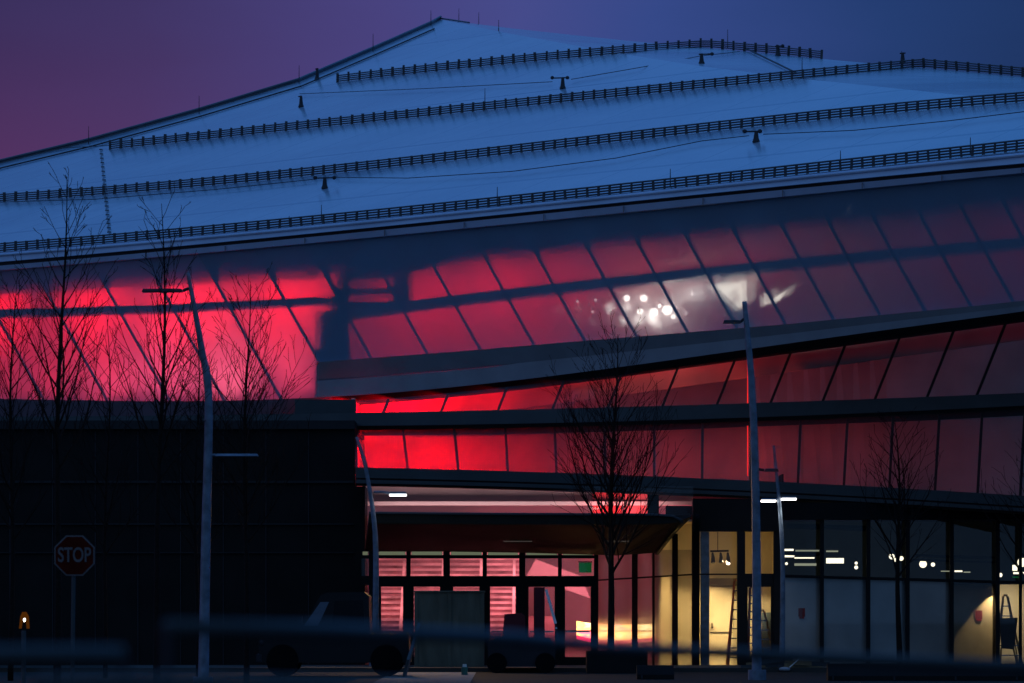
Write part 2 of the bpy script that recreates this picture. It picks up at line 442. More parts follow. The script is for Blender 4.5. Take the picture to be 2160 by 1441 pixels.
# roof cables
def cable(pts, r=.014):
    MB().tube([surf(x, y)+Vector((0,0,.10)) for x, y in pts], r, 4).build('roof_cable', M['rod'], arena)
cable([(632,203),(900,192),(1165,178)]); cable([(1205,173),(1350,148),(1475,124),(1560,114)])
cable([(705,380),(860,382),(1080,368),(1300,340),(1480,304),(1580,293)]); cable([(1610,290),(1800,282),(2000,262),(2200,238)])
cable([(-20,432),(200,426),(450,406),(665,384)]); cable([(120,318),(232,312)])
cable([(1575,108),(1680,160)], .035)
# access ladder line on the left of the roof
ld = MB()
for i in range(20):
    y = 318+i*9.2; x = 213+(y-318)*.1
    p = surf(x, y)+Vector((0,0,.05)); ld.bar(p+Vector((-.07,0,0)), p+Vector((.07,0,0)), .05)
ld.tube([surf(212,318)+Vector((0,0,.05)), surf(230,496)+Vector((0,0,.05))], .012, 4)
ld.build('walkway_ladder', M['ridge'], arena)

# fascia --------------------------------------------------------------
def off(fn, d): return lambda x: fn(x)+d
F1 = lambda x: F0(x)+(Dk(x)-F0(x))*.78
D2 = lambda x: Dk(x)+3.0
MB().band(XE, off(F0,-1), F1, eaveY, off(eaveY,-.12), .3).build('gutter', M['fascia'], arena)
MB().band(XE, F1, D2, off(eaveY,.10), off(eaveY,.10), .2).build('shadow_joint', M['recess'], arena)
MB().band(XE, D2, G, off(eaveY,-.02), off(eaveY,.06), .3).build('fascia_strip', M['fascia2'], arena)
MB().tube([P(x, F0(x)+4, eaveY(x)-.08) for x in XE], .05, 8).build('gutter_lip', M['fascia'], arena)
jt = MB()
for x in np.arange(-30, 2200, 168):
    jt.rect(x, D2(x)+.8, x+1.6, G(x)-.8, off(eaveY,-.06), .03)
jt.build('fascia_joint', M['ridge'], arena)

# upper glass wall ----------------------------------------------------
Lb = fit([(-300,846),(0,843),(350,844),(560,843),(700,838),(900,823),(1102,800),(1430,757),(1802,705),(2160,657),(2400,620)], 5)
Gb = lin([(670,764),(732,759),(982,740),(1135,727),(1344,710),(1658,684),(2060,645),(2160,634),(2500,598)])
def beamY(px): return eaveY(px)+2.6
def gb2(px): return Lb(px) if px < 672 else Gb(px)
uw = MB().band(XE, G, Lb, off(eaveY,.3), beamY, .02)
upper = uw.build('upper_glass_wall', M['glassu'], arena)
def uY(px, py):
    g, l = G(px), Lb(px); f = (py-g)/(l-g); return eaveY(px)+.3+2.3*f
x600 = [-300,-170,-43,90,221,337,458,582,697,820,936,1055,1167,1282,1394,1503,1610,1717,1820,1920,2022,2117,2212]
for x6 in x600:
    # solve for ends
    yt = 520.0
    for _ in range(8): yt = G(x6+.56*(yt-600))
    yb = 760.0
    for _ in range(8): yb = gb2(x6+.56*(yb-600))
    xt = x6+.56*(yt-600); xb = x6+.56*(yb-600)
    MB().bar(P(xt, yt, uY(xt,yt)+.10), P(xb, yb, uY(xb,yb)+.10), .10 if x6 < 640 else .085, .10).build('mullion', M['mull'], upper)
# main beam at the foot of the wall
XB = [x for x in range(668, 2501, 32)]
Gm1 = lambda x: Gb(x)+(Lb(x)-Gb(x))*.50
Gm2 = lambda x: Gb(x)+(Lb(x)-Gb(x))*(.53 if x < 1080 else .50)
beam = MB().band(XB, Gb, Gm1, lambda x: uY(x, Gb(x))-.25, lambda x: beamY(x)-.32, .3).build('main_beam', M['beam'], arena)
MB().band([x for x in XB if x >= 1080], Gm1, Lb, lambda x: beamY(x)-.32, lambda x: beamY(x)-.25, .3).build('beam_flange', M['beam'], beam)
MB().band([x for x in XB if x <= 1085], Gm2, Lb, lambda x: beamY(x)-.30, lambda x: beamY(x)-.25, .3).build('beam_flange', M['beam'], beam)
XL = [x for x in range(-420, 701, 40)]
# underside lip
Lu = lambda x: Lb(x)+ (16 if x > 760 else 16)
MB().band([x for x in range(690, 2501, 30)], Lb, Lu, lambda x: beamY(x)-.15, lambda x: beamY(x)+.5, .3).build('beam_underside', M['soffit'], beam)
MB().band([x for x in range(-420, 701, 40)], Lb, lambda x: 888+(-4 if x > 500 else 0), lambda x: beamY(x)-.2, lambda x: beamY(x)+.3, .3).build('spandrel', M['band'], arena)

# column + interior steel behind the upper glass
def IY(d): return lambda px: eaveY(px)+d
cY = eaveY(715)
MB().tube([P(716,560,cY+2.4), P(716,860,cY+4.0)], .30, 20).build('round_column', M['beam'], arena, True)
MB().tube([P(684,662,cY+3.0), P(684,850,cY+4.0)], .27, 20).build('round_column', M['inner'], arena, True)
# ceiling bulkhead: lower edge follows the photo
bk = lin([(-420,636),(0,619),(300,603),(560,591),(700,589),(735,576),(860,572),(900,566),(1000,549),(1130,541),(1240,524),(1450,505),(1700,480),(1900,462),(2050,442),(2160,432),(2500,395)])
MB().band([x for x in range(-420,2501,20)], off(G,-8), bk, IY(1.2), IY(2.0), .25).build('ceiling_bulkhead', M['inner'], arena)
# interior ring truss
tr_t = lin([(-420,668),(0,652),(350,642),(700,625),(716,650)])
MB().band([x for x in range(-420,690,34)]+[704], tr_t, off(tr_t,18), IY(1.55), IY(1.55), .3).build('ring_truss', M['inner'], arena)
tr2 = fit([(730,650),(870,632),(1000,617),(1240,590),(1400,572),(1700,543),(2160,500)], 2)
MB().band([x for x in range(730,2501,30)], tr2, off(tr2,24), IY(1.9), IY(1.9), .4).build('ring_truss', M['beam'], arena)
MB().band([700,712,724,738], cst(562), cst(840), IY(1.15), IY(2.8), .2).build('column_casing', M['inner'], arena)
MB().band([666,676,688,699], lin([(666,672),(676,660),(688,656),(699,655)]), cst(840), IY(1.75), IY(2.8), .2).build('column_casing', M['inner'], arena)
# plant boxes right of the column
ib = MB().rect(735, 606, 830, 618, IY(2.2), .4).rect(830, 566, 872, 640, IY(2.2), .4).rect(735,634,840,652,IY(2.2),.3).rect(735,574,872,584,IY(2.2),.4)
ib.build('duct', M['inner'], arena)
# interior back screen and floor
MB().band([x for x in range(-420,2501,40)], off(G,-30), lambda x: Lb(x)+60, IY(6.0), IY(6.6), .2).build('interior_wall', M['fabric'], arena)
# columns inside on the right
MB().rect(700, 560, 712, 900, eaveY(705)+3.9, 2.6).build('interior_partition', M['inner'], arena)
MB().rect(664, 655, 712, 850, eaveY(690)+3.75, .12).build('interior_partition', M['inner'], arena)
for (xa, xb, d) in []:
    MB().rect(xa, bk(xa)-10, xb, Lb(xb)+4, IY(d), .4).build('interior_column', M['inner'], arena)
dg = MB().prism([P(1495,590,eaveY(1495)+3),P(1540,586,eaveY(1540)+3),P(1600,700,eaveY(1600)+3),P(1560,700,eaveY(1560)+3)], (0,.3,0))
dg.build('roof_brace', M['fabric'], arena)

def area(name, p, size, sizey, d, col, e, parent=arena, spread=180):
    l = bpy.data.lights.new(name, 'AREA'); l.shape = 'RECTANGLE'; l.size = size; l.size_y = sizey
    l.color = col; l.energy = e; l.spread = math.radians(spread)
    o = bpy.data.objects.new(name, l); COL.objects.link(o)
    o.rotation_euler = Vector(d).to_track_quat('-Z','Y').to_euler()
    o.location = Vector(p)-(parent.location if parent else Vector((0,0,0)))
    if parent: o.parent = parent
    return o
def spot(name, p, tgt, ang, col, e, blend=.3, rad=.05, parent=arena):
    l = bpy.data.lights.new(name, 'SPOT'); l.spot_size = math.radians(ang); l.spot_blend = blend; l.color = col; l.energy = e; l.shadow_soft_size = rad
    o = bpy.data.objects.new(name, l); COL.objects.link(o)
    o.rotation_euler = (Vector(tgt)-Vector(p)).to_track_quat('-Z','Y').to_euler()
    o.location = Vector(p)-(parent.location if parent else Vector((0,0,0)))
    if parent: o.parent = parent
    return o
RED = (1,.012,.055)
# floor wash lamps at the left, hidden behind the spandrel, shining up the wall
for x, e, c in [(-260,90,(1,.03,.10)),(-100,110,(1,.03,.10)),(60,120,(1,.06,.16)),(200,150,(1,.12,.28)),(330,190,(1,.18,.42)),(460,200,(1,.24,.44)),(590,130,(1,.12,.30))]:
    p = P(x, 852, eaveY(x)+5.5)
    area('wash_light', p, 2.4, .3, (.15,.25,1), (c[0],c[1]*.55,c[2]*.55), e*.46, spread=90)
# general red light from above, behind the bulkhead
for x, e in [(-260,560),(-60,560),(140,560),(340,560),(540,480),(800,150),(960,110),(1120,80),(1300,60),(1480,28),(1660,10),(1850,7),(2040,9),(2220,9)]:
    p = P(x, bk(x)-16, eaveY(x)+3.6)
    area('ceiling_wash', p, 3.0, .8, (.25,.62,-.75), (1,.001,.008) if x < 700 else (1,.004,.03), e*(.50 if x < 700 else .60), spread=115)
area('lamp_spill', P(1370,700,eaveY(1370)+4.4), 2.5, .5, (.2,1,.6), (1,.75,.8), 5, spread=130)  # added unseen light, whitens the wall behind the lamp cluster
# floor inside (slab)
MB().band([x for x in range(-420,2501,40)], off(Lb,2), off(Lb,8), IY(2.9), IY(2.9), 3.6).build('floor_slab', M['inner'], arena)

# cluster of ceiling lamps seen through the glass: each lamp a thing of its own
M['lamp'] = emit('lamp_white', (1,.93,.85), 11)
M['lampd'] = emit('lamp_white_dim', (1,.85,.85), 3)
def bulb(x, y, Y, r, m, label, nm='ceiling_lamp', grp='ceiling lamps inside the arena'):
    t = thing(nm, P(x, y, Y), label, 'lamp', grp)
    MB().ellipsoid(P(x,y,Y), (r,r*.6,r), 12, 8).build('bulb', m, t, True)
    c = P(x,y,Y)+Vector((0,.02,r*.85)); MB().tube([c, c+Vector((0,0,.10))], r*.55, 8).build('socket', M['fix'], t)
lampsL = [(1322,629,5.2,1),(1358,629,6,1),(1350,657,5,1),(1379,658,6.5,1),(1408,654,8,1),(1391,645,3,1),(1284,660,3,0),(1250,658,2.5,0),(1256,633,2.5,0),(1218,636,2.2,0),(1461,620,3.2,0),(1447,660,3.5,0),(1313,657,2.5,0),(1420,668,4,1)]
for i, (x, y, r, m) in enumerate(lampsL):
    bulb(x, y, eaveY(x)+5.78, r*1.2/60.0, M['lamp'] if m else M['lampd'],
         ('bright white round lamp in the cluster behind the slanted upper glass' if m else 'small faint lamp at the edge of the lamp cluster behind upper glass'))
# two bright openings
def emitn(name, c0, c1, c2, st, scale, stretch=(1,1,1)):
    m = emit(name, c0, st); nt = m.node_tree; N = nt.nodes; L = nt.links
    e = [n for n in N if n.type == 'EMISSION'][0]
    tc = N.new('ShaderNodeTexCoord'); mp = N.new('ShaderNodeMapping'); mp.inputs['Scale'].default_value = stretch
    nz = N.new('ShaderNodeTexNoise'); nz.inputs['Scale'].default_value = scale; nz.inputs['Detail'].default_value = 3
    cr = N.new('ShaderNodeValToRGB'); el = cr.color_ramp.elements
    el[0].position = .36; el[0].color = list(c0)+[1]; el[1].position = .64; el[1].color = list(c2)+[1]
    q = el.new(.5); q.color = list(c1)+[1]
    L.new(tc.outputs['Object'], mp.inputs[0]); L.new(mp.outputs[0], nz.inputs['Vector']); L.new(nz.outputs['Fac'], cr.inputs[0]); L.new(cr.outputs[0], e.inputs[0])
    return m
M['litwhite'] = emitn('lit_room_white', (.55,.42,.38), (1,.9,.75), (1,.95,.85), 2.3, 1.8)
op1 = MB().prism([P(1505,599,eaveY(1505)+2.9),P(1575,591,eaveY(1575)+2.9),P(1575,640,eaveY(1575)+2.9),P(1562,652,eaveY(1565)+2.9)], (0,.05,0)).build('lit_window', M['litwhite'], arena)
op2 = MB().prism([P(1612,616,eaveY(1612)+2.9),P(1628,632,eaveY(1628)+2.9),P(1660,612,eaveY(1650)+2.9),P(1646,634,eaveY(1650)+2.9),P(1612,642,eaveY(1612)+2.9)], (0,.05,0)).build('lit_window', M['litwhite'], arena)

# lower glass wall ----------------------------------------------------
R2t = fit([(750,871),(1080,865),(1400,856),(1800,843),(2160,829)], 2)
R2b = fit([(750,906),(1080,903),(1400,894),(1800,880),(2160,864)], 2)
R3t = fit([(750,987),(1000,990),(1170,998),(1480,1008),(1800,1027),(2160,1045)], 2)
R3b = fit([(750,1024),(1100,1032),(1460,1045),(1800,1063),(2160,1084)], 2)
r2Y = lin([(-420,126),(750,124),(2160,116.0),(2500,114)])
r3Y = cst(118.6)
XM = [x for x in range(750, 2501, 35)]
def lY1(x): return min(beamY(x)+.3, 127.5-(x-750)*.006)
LY = lin([(-420,131),(750,126.5),(2160,113.2),(2500,111)])
lw1 = MB().band(XM, off(Lb,12), R2t, LY, r2Y, .02).build('lower_glass_wall', M['glassl'], arena)
for xb in [808,930,1050,1165,1282,1397,1512,1625,1735,1845,1955,2060,2165]:
    yb = R2t(xb)+2; yt = yb
    for _ in range(10): yt = Lb(xb-.40*(yt-yb))+15
    xt = xb-.40*(yt-yb)
    MB().bar(P(xt,yt,LY(xt)+.07), P(xb,yb,r2Y(xb)+.07), .075, .08).build('mullion', M['mulld'], lw1)
lw2 = MB().band(XM, R2b, R3t, off(r2Y,.15), cst(119.1), .02).build('lower_glass_wall', M['glassl'], arena)
for xt, xb in [(850,860),(958,967),(1066,1071),(1170,1174),(1275,1277),(1380,1380),(1482,1481),(1586,1583),(1689,1683),(1788,1780),(1884,1876),(1982,1972),(2072,2062),(2162,2152)]:
    MB().bar(P(xt,R2b(xt)-1,r2Y(xt)+.24), P(xb,R3t(xb)+1,119.2), .075, .08).build('mullion', M['mulld'], lw2)
XA = [x for x in range(-420, 2501, 40)]
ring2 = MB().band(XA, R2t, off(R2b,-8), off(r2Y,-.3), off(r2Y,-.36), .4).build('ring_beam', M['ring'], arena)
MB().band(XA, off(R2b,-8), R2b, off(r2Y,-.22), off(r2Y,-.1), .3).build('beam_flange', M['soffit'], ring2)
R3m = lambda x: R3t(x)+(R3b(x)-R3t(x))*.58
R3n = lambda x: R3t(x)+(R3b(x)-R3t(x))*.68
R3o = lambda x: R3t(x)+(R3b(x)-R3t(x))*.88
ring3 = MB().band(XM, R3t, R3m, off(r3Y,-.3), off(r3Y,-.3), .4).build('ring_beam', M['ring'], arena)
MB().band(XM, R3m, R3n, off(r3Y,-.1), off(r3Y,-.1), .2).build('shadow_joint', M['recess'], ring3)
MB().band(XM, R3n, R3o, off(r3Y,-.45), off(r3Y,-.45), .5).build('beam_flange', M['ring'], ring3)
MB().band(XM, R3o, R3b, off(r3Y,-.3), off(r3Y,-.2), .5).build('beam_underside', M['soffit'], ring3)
# red interior behind the lower wall
MB().band(XM, lambda x: Lb(x)-30, off(R3b,-2), lambda x: max(LY(x)+6.5,122.5), lambda x: max(LY(x)+5.0,123.5), .2).build('interior_wall', M['fabric'], arena)
MB().rect(741, 840, 749, 872, 127.2, 7).build('interior_partition', M['fabric'], arena)
MB().rect(741, 904, 749, 1024, 124.3, 9).build('interior_partition', M['fabric'], arena)
for x, e in [(765,620),(850,240),(960,110),(1080,58),(1220,32),(1380,23),(1540,18),(1700,12),(1860,8),(2030,6),(2200,5)]:
    p = P(x, R2t(x)+2.5, max(beamY(x)+.5, r2Y(x)+.9)); p2 = P(x, R2b(x)-1.5, r2Y(x)+2.0)
    area('red_wash', p, 1.6, .3, (.0,1,.45), (1,.0,.006) if x < 1100 else (1,.06,.045), e*.44, spread=100)
    area('red_wash', p2, 1.6, .3, (.0,1,-.45), (1,.0,.004) if x < 1100 else (1,.05,.035), e*.95, spread=90)
MB().band(XM, lambda x: R2t(x)+4, lambda x: R2b(x)-4, off(r2Y,.2), off(r2Y,.2), 5.6).build('floor_slab', M['inner'], arena)
MB().band(XM, lambda x: R3m(x)+1, lambda x: R3m(x)+6, cst(119.2), cst(119.2), 12).build('floor_slab', M['inner'], arena)
M['redstrip'] = emit('red_led', (1,.03,.03), .9)
for (x, y0, y1) in [(1577,752,851),(1577,898,1004)]:
    MB().tube([P(x,y0,119.8 if y0>860 else 119.2), P(x,y1,119.8 if y0>860 else 119.2)], .018, 6).build('light_strip', M['redstrip'], arena)

MB().rect(622, 843, 749.5, 906, 124.3, .3).build('dark_wall', M['ring'], arena)  # added dark panel, covers the red light showing in the gap
# dark lower wall at the left -----------------------------------------
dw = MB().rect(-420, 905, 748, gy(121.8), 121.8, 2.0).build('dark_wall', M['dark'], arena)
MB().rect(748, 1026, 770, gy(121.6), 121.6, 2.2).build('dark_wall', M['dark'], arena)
for y, t in [(1014,5),(1104,3),(1165,2)]:
    MB().rect(-420, y, 746, y+t, 121.7, .08).build('wall_rail', M['soffit'], dw)
pn = MB()
for x in range(-340, 740, 90): pn.rect(x, 910, x+1.6, gy(121.8)-2, 121.77, .02)
pn.build('panel_joint', M['recess'], dw)
MB().rect(-420, 887, 748, 905, 121.6, 8).build('slab_edge', M['soffit'], arena)

# ------------------------------------------------------------------ entrance level
SY = lin([(700,121),(1262,121),(1475,116.5),(1660,117),(2160,121.5),(2500,124)])
fl = MB().box(-14, 22, 113.9, 140, -.2, .02).build('floor', M['pave'], arena)
lobby_back = MB().rect(740, 1000, 1404, gy(136), 136, .2).build('lobby_wall', M['white'], arena)
MB().rect(738, 1000, 744, gy(121), 121.9, 14).build('lobby_wall', M['white'], arena)
# pale ceiling cove seen through the high glass
MB().rect(772, 1058, 1460, 1066, 124, .5).build('ceiling_cove', M['white'], arena)
MB().rect(748, 1026, 1462, 1058, 124.6, .2).build('ceiling_drop', M['white'], arena)
MB().rect(1250, 1036, 1312, 1100, 124.2, .1).build('ceiling_drop', mat('red_panel',(.5,.04,.05),.7), arena)
MB().rect(1316, 1042, 1366, 1100, 124.1, .1).build('ceiling_drop', mat('red_panel_pale',(.5,.09,.11),.7), arena)
MB().rect(1366, 1036, 1390, 1110, 121.6, .4).build('interior_column', M['black'], arena)
hw = MB().rect(770, 1026, 1462, 1088, SY, .02).build('high_window', M['glass'], arena)
area('cove_light', P(1100,1085,123.4), 9.5, .5, (0,.8,1), (1,.55,.56), 60)
area('cove_light', P(820,1085,123.4), 2, .5, (0,.8,1), (1,.35,.38), 8)
area('cove_light', P(1310,1095,123.4), 1.4, .4, (0,.8,1), (1,.12,.12), 26)
# canopy
cz = MB()
front = [(778,1083),(1000,1085),(1200,1086),(1380,1087),(1420,1090),(1436,1098)]
frontb = [(778,1104),(1000,1106),(1200,1107),(1380,1106),(1415,1104),(1436,1101)]
cY1 = 114.2
n = len(front)
tb = [(778,1092),(1000,1092),(1200,1092),(1300,1092),(1390,1090),(1462,1088)]
bb = [(770,1163),(900,1163),(1100,1166),(1240,1170),(1300,1172),(1385,1166)]
for k in range(n):
    cz.v += [tuple(P(*front[k],cY1)), tuple(P(*frontb[k],cY1)), tuple(P(*bb[k],SY(bb[k][0])-.3)), tuple(P(*tb[k],SY(tb[k][0])-.3))]
    if k:
        o = 4*k
        for j in range(4): cz.f.append((o-4+j,o-4+(j+1)%4,o+(j+1)%4,o+j))
cz.f += [(0,3,2,1), (4*n-4,4*n-3,4*n-2,4*n-1)]
can = cz.build('entrance_canopy', mat('canopy_soffit',(.018,.02,.016),.7,0,.2,1,spec=.2), arena)
MB().tube([P(x,y-1,cY1-.05) for x,y in front], .04, 6).build('canopy_edge', M['ring'], can)
MB().bar(P(1385,1167,SY(1385)-.35), P(1438,1101,cY1-.02), .10).build('canopy_edge', M['black'], can)
for x in (1100, 1310):
    MB().rect(x-38, 1141, x+22, 1143, 117.0, .05).build('canopy_slot_light', emit('slot_dim',(.5,.45,.4),.08) , can)

# storefront frames, transoms and doors
fr = MB()
BOT = lambda x: gy(SY(x))
XF = [(778,797),(857,866),(935,949),(1018,1027),(1095,1108),(1177,1185),(1253,1262)]
for a, b in XF:
    MB().rect(a, 1160, b, BOT(a)-.5, SY, .18).build('mullion', M['black'], arena)
fr.rect(763, 1160, 778, 1164, SY, .15)
cells = [(763,778)]+[(XF[i][1], XF[i+1][0]) for i in range(6)]
for a, b in cells:
    for r0, r1 in ((1158,1163.5),(1171,1178),(1215,1234)): MB().rect(a, r0, b, r1, SY, .15).build('transom_rail', M['black'], arena)
    w = MB().rect(a, 1178, b, 1215, off(SY,.08), .015).build('transom_window', M['glass'], arena)
    MB().rect(a, 1163.5, b, 1171, off(SY,.08), .015).build('slot_window', M['glass'], arena)
    if b-a < 20: continue
    d = MB().rect(a, 1234, a+7, BOT(a)-1, off(SY,.03), .06).rect(b-7, 1234, b, BOT(b)-1, off(SY,.03), .06)\
        .rect(a+7, 1234, b-7, 1238, off(SY,.03), .06).rect(a+7, 1386, b-7, BOT(b)-1, off(SY,.03), .06).build('door', M['black'], arena)
    MB().rect(a+7, 1238, b-7, 1386, off(SY,.05), .012).build('pane', M['glass'], d)
    MB().rect(a+9, 1331, b-9, 1334, off(SY,-.03), .04).build('push_bar', M['chrome'], d)
# corner glazing to the right of the doors
for a, b in [(1333,1345),(1376,1381),(1418,1430)]:
    MB().rect(a, 1126, b, BOT(a)-.5, SY, .14).build('mullion', M['black'], arena)
MB().rect(1460, 1085, 1476, BOT(1470), off(SY,-.12), .3).build('corner_post', M['black'], arena)
cg = MB().rect(1262, 1160, 1460, BOT(1400)-1, off(SY,.08), .012).build('corner_window', M['glassh'], arena)
MB().bar(P(1262,1224,SY(1262)), P(1460,1212,SY(1460)), .05).build('transom_rail', M['black'], cg)
MB().rect(1262,1160,1376,1166,SY,.12).build('transom_rail', M['black'], cg)
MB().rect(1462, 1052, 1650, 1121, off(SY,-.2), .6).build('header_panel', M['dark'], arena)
# staircase inside the lobby
M['stairw'] = mat('pale_concrete_stair', (.55,.5,.5), .7, 0, .45, 1.6)
M['stairs'] = mat('stair_riser', (.33,.22,.23), .7, 0, .55, 1.3)
def steps(x0, x1, Y0, n, rise, run, nm='staircase'):
    s = MB(); r = MB()
    for i in range(n):
        y = Y0+i*run; z = i*rise
        s.box(x0, x1, y, y+run+.02, z+rise-.085, z+rise)
        r.box(x0+.02, x1-.02, y+.05, y+run*2, z, z+rise-.086)
    o = s.build(nm, M['stairw'], arena)
    r.build('riser', M['stairs'], o)
    return o
Xf = lambda px, Y: (px-1080)/F*Y
st = steps(Xf(775,126), Xf(1100,126), 125.2, 23, .185, .30)
for px in (846, 930, 1012, 1083):
    hx = Xf(px,126)
    MB().bar((hx,125.0,.95),(hx+.05,131.5,4.95),.09,.05).build('handrail', M['stairw'], st)
    for k in range(5):
        y = 125.3+k*1.4; z = (y-125.2)/.3*.185
        MB().bar((hx,y,z),(hx,y,z+.95),.035).build('baluster', M['stairw'], st)
# lobby clutter: slanted escalator balustrade at right side of lobby
MB().prism([P(1110,1215,131),P(1130,1180,131),P(1225,1215,131),P(1245,1262,131)], (0,.3,0)).build('stair_flank', M['white'], arena)
MB().rect(1104, 1300, 1190, gy(130), 130, .3).build('lobby_counter', M['stairs'], arena)
# low band of warm and pink glow; its counter shape is made up
M['warm'] = emitn('warm_band_glow', (1,.12,.16), (1,.48,.10), (1,.80,.38), 5.0, 1.3, (1,1,2.5))
M['warmp'] = emit('pink_band_glow', (1,.04,.14), 2.2)
ctY = 124.0
ct = MB()
segs = [(1216,1310,1348),(1240,1314,1354),(1275,1317,1358),(1310,1318,1359),(1345,1317,1356),(1380,1317,1353),(1415,1319,1358),(1440,1312,1356),(1462,1302,1352)]
c1 = MB(); c2 = MB()
for i, (x, yt, yb) in enumerate(segs):
    Y = ctY+.4*math.sin(i)
    c1.v += [tuple(P(x,yt,Y)), tuple(P(x,yb-8,Y)), tuple(P(x,yb-8,Y+.3)), tuple(P(x,yt,Y+.3))]
    c2.v += [tuple(P(x,yb-7.6,Y)), tuple(P(x,yb,Y+.1)), tuple(P(x,yb,Y+.3)), tuple(P(x,yb-7.6,Y+.3))]
    if i:
        o = 4*i
        for c in (c1, c2):
            for j in range(4): c.f.append((o-4+j,o-4+(j+1)%4,o+(j+1)%4,o+j))
for c in (c1,c2): c.f += [(0,3,2,1),(4*len(segs)-4,4*len(segs)-3,4*len(segs)-2,4*len(segs)-1)]
cobj = c1.build('glow_band', M['warm'], arena); c2.build('glow_band_foot', M['warmp'], cobj)
MB().tube([P(1190,1331,123.2), P(1462,1331,123.2)], .022, 6).build('handrail', M['mulld'], arena)
area('lobby_light', P(930,1150,126), 6, 2, (0,.5,-1), (1,.24,.27), 230)
area('lobby_light', P(1150,1120,127), 3.5, 2, (0,.5,-1), (1,.28,.32), 70)
area('lobby_light', P(1320,1130,127), 3.0, 2, (0,.5,-1), (1,.26,.34), 190)
area('band_glow_light', P(1330,1316,124.6), 3.6, .5, (0,1,1), (1,.05,.13), 330)  # added unseen light, spreads pink around the glowing band

# yellow room ----------------------------------------------------------
yb = 121.8
MB().rect(1392, 1100, 1650, gy(yb), yb, .15).build('room_wall', M['cream'], arena)
MB().rect(1390, 1100, 1394, gy(119), 118.6, 3.3).build('room_wall', M['cream'], arena)
MB().rect(1395, 1124, 1413, gy(120.6), 120.6, .3).build('room_pilaster', M['cream'], arena)
MB().rect(1648, 1100, 1652, gy(118), 117.6, 4.3).build('room_wall', M['cream'], arena)
MB().rect(1392, 1096, 1652, 1100, 118, 4).build('room_ceiling', M['cream'], arena)
MB().rect(1478, 1122, 1496, BOT(1480), off(SY,.5), .3).build('blue_column', M['steel'], arena)
MB().rect(1496, 1220, 1556, 1236, 121.5, .25).build('door_header', mat('grey_brown',(.14,.12,.09),.7), arena)
dr = MB().rect(1497, 1238, 1546, gy(121.6), 121.6, .08).build('door', mat('pale_door',(.66,.6,.45),.6,0,.1,2), arena)
MB().ellipsoid(P(1502,1320,121.5),(.05,.05,.1),8,6).build('door_knob', M['chrome'], dr)
MB().rect(1498,1333,1545,1335,121.56,.03).build('kick_rail', M['mulld'], dr)
MB().rect(1555, 1121, 1572, BOT(1560), off(SY,-.05), .2).build('mullion', M['black'], arena)
MB().rect(1632, 1121, 1650, BOT(1640), off(SY,-.05), .2).build('mullion', M['black'], arena)
MB().rect(1476, 1210, 1555, 1213, SY, .06).build('transom_rail', M['black'], arena)
MB().rect(1572, 1210, 1632, 1234, SY, .12).build('transom_rail', M['black'], arena)
MB().rect(1476, 1121, 1555, BOT(1500)-1, off(SY,.08), .012).build('room_window', M['glass'], arena)
sd = MB().rect(1572,1234,1577,BOT(1574),SY,.06).rect(1626,1234,1632,BOT(1630),SY,.06).rect(1577,1234,1626,1238,SY,.06).rect(1577,1384,1626,BOT(1600),SY,.06).build('door', M['black'], arena)
MB().rect(1577,1238,1626,1384,off(SY,.03),.012).build('pane', M['glass'], sd)
MB().rect(1607,1292,1628,1386,119.5,.1).build('cabinet', mat('blue_grey_cabinet',(.12,.17,.2),.6), arena)
area('room_light', P(1520,1108,119.6), 2.6, 1.0, (0,.3,-1), (1,.66,.30), 20)
spot('wall_washer', P(1462,1170,119.0), P(1452,1350,121.0), 75, (1,.66,.26), 300, .5)
spot('wall_washer', P(1530,1180,119.2), P(1500,1380,121.6), 66, (1,.70,.30), 420, .35)
spot('wall_washer', P(1400,1180,119.2), P(1425,1390,121.6), 70, (1,.66,.26), 260, .4)
spot('wall_washer', P(1600,1220,119.2), P(1590,1390,121.6), 75, (1,.72,.35), 220, .4)

def ladder(x0, x1, xt0, xt1, yt, Y, m, label, n=7, back=.7):
    b0 = P(x0, gy(Y), Y); b1 = P(x1, gy(Y), Y); t0 = P(xt0, yt, Y+.3); t1 = P(xt1, yt, Y+.3)
    t = thing('step_ladder', (b0+b1)/2, label, 'ladder', None)
    MB().bar(b0, t0, .07, .04).build('side_rail', m, t); MB().bar(b1, t1, .07, .04).build('side_rail', m, t)
    for k in range(1, n+1):
        f = k/(n+1.0)
        MB().bar(b0.lerp(t0, f), b1.lerp(t1, f), .035, .09).build('rung', M['chrome'], t)
    for a, c in ((b0, t0), (b1, t1)):
        MB().bar(c+Vector((0,.03,0)), a+Vector((0,.6+back,0)), .045, .03).build('rear_leg', m, t)
    MB().bar(t0+Vector((0,.02,.03)), t1+Vector((0,.02,.03)), .06, .2).build('top_cap', m, t)
    return t
ladder(1536,1568,1549,1562,1226,118.6,M['orange'],'tall orange step ladder beside the cream door in the yellow room',8,.5)
ladder(1578,1602,1582,1598,1240,118.4,M['redp'],'narrow dark red step ladder seen through the glass door of the yellow room',9,.4)
ladder(1612,1640,1600,1612,1290,118.2,M['timber'],'leaning timber ladder low beside the blue grey cabinet in yellow room',5,.3)
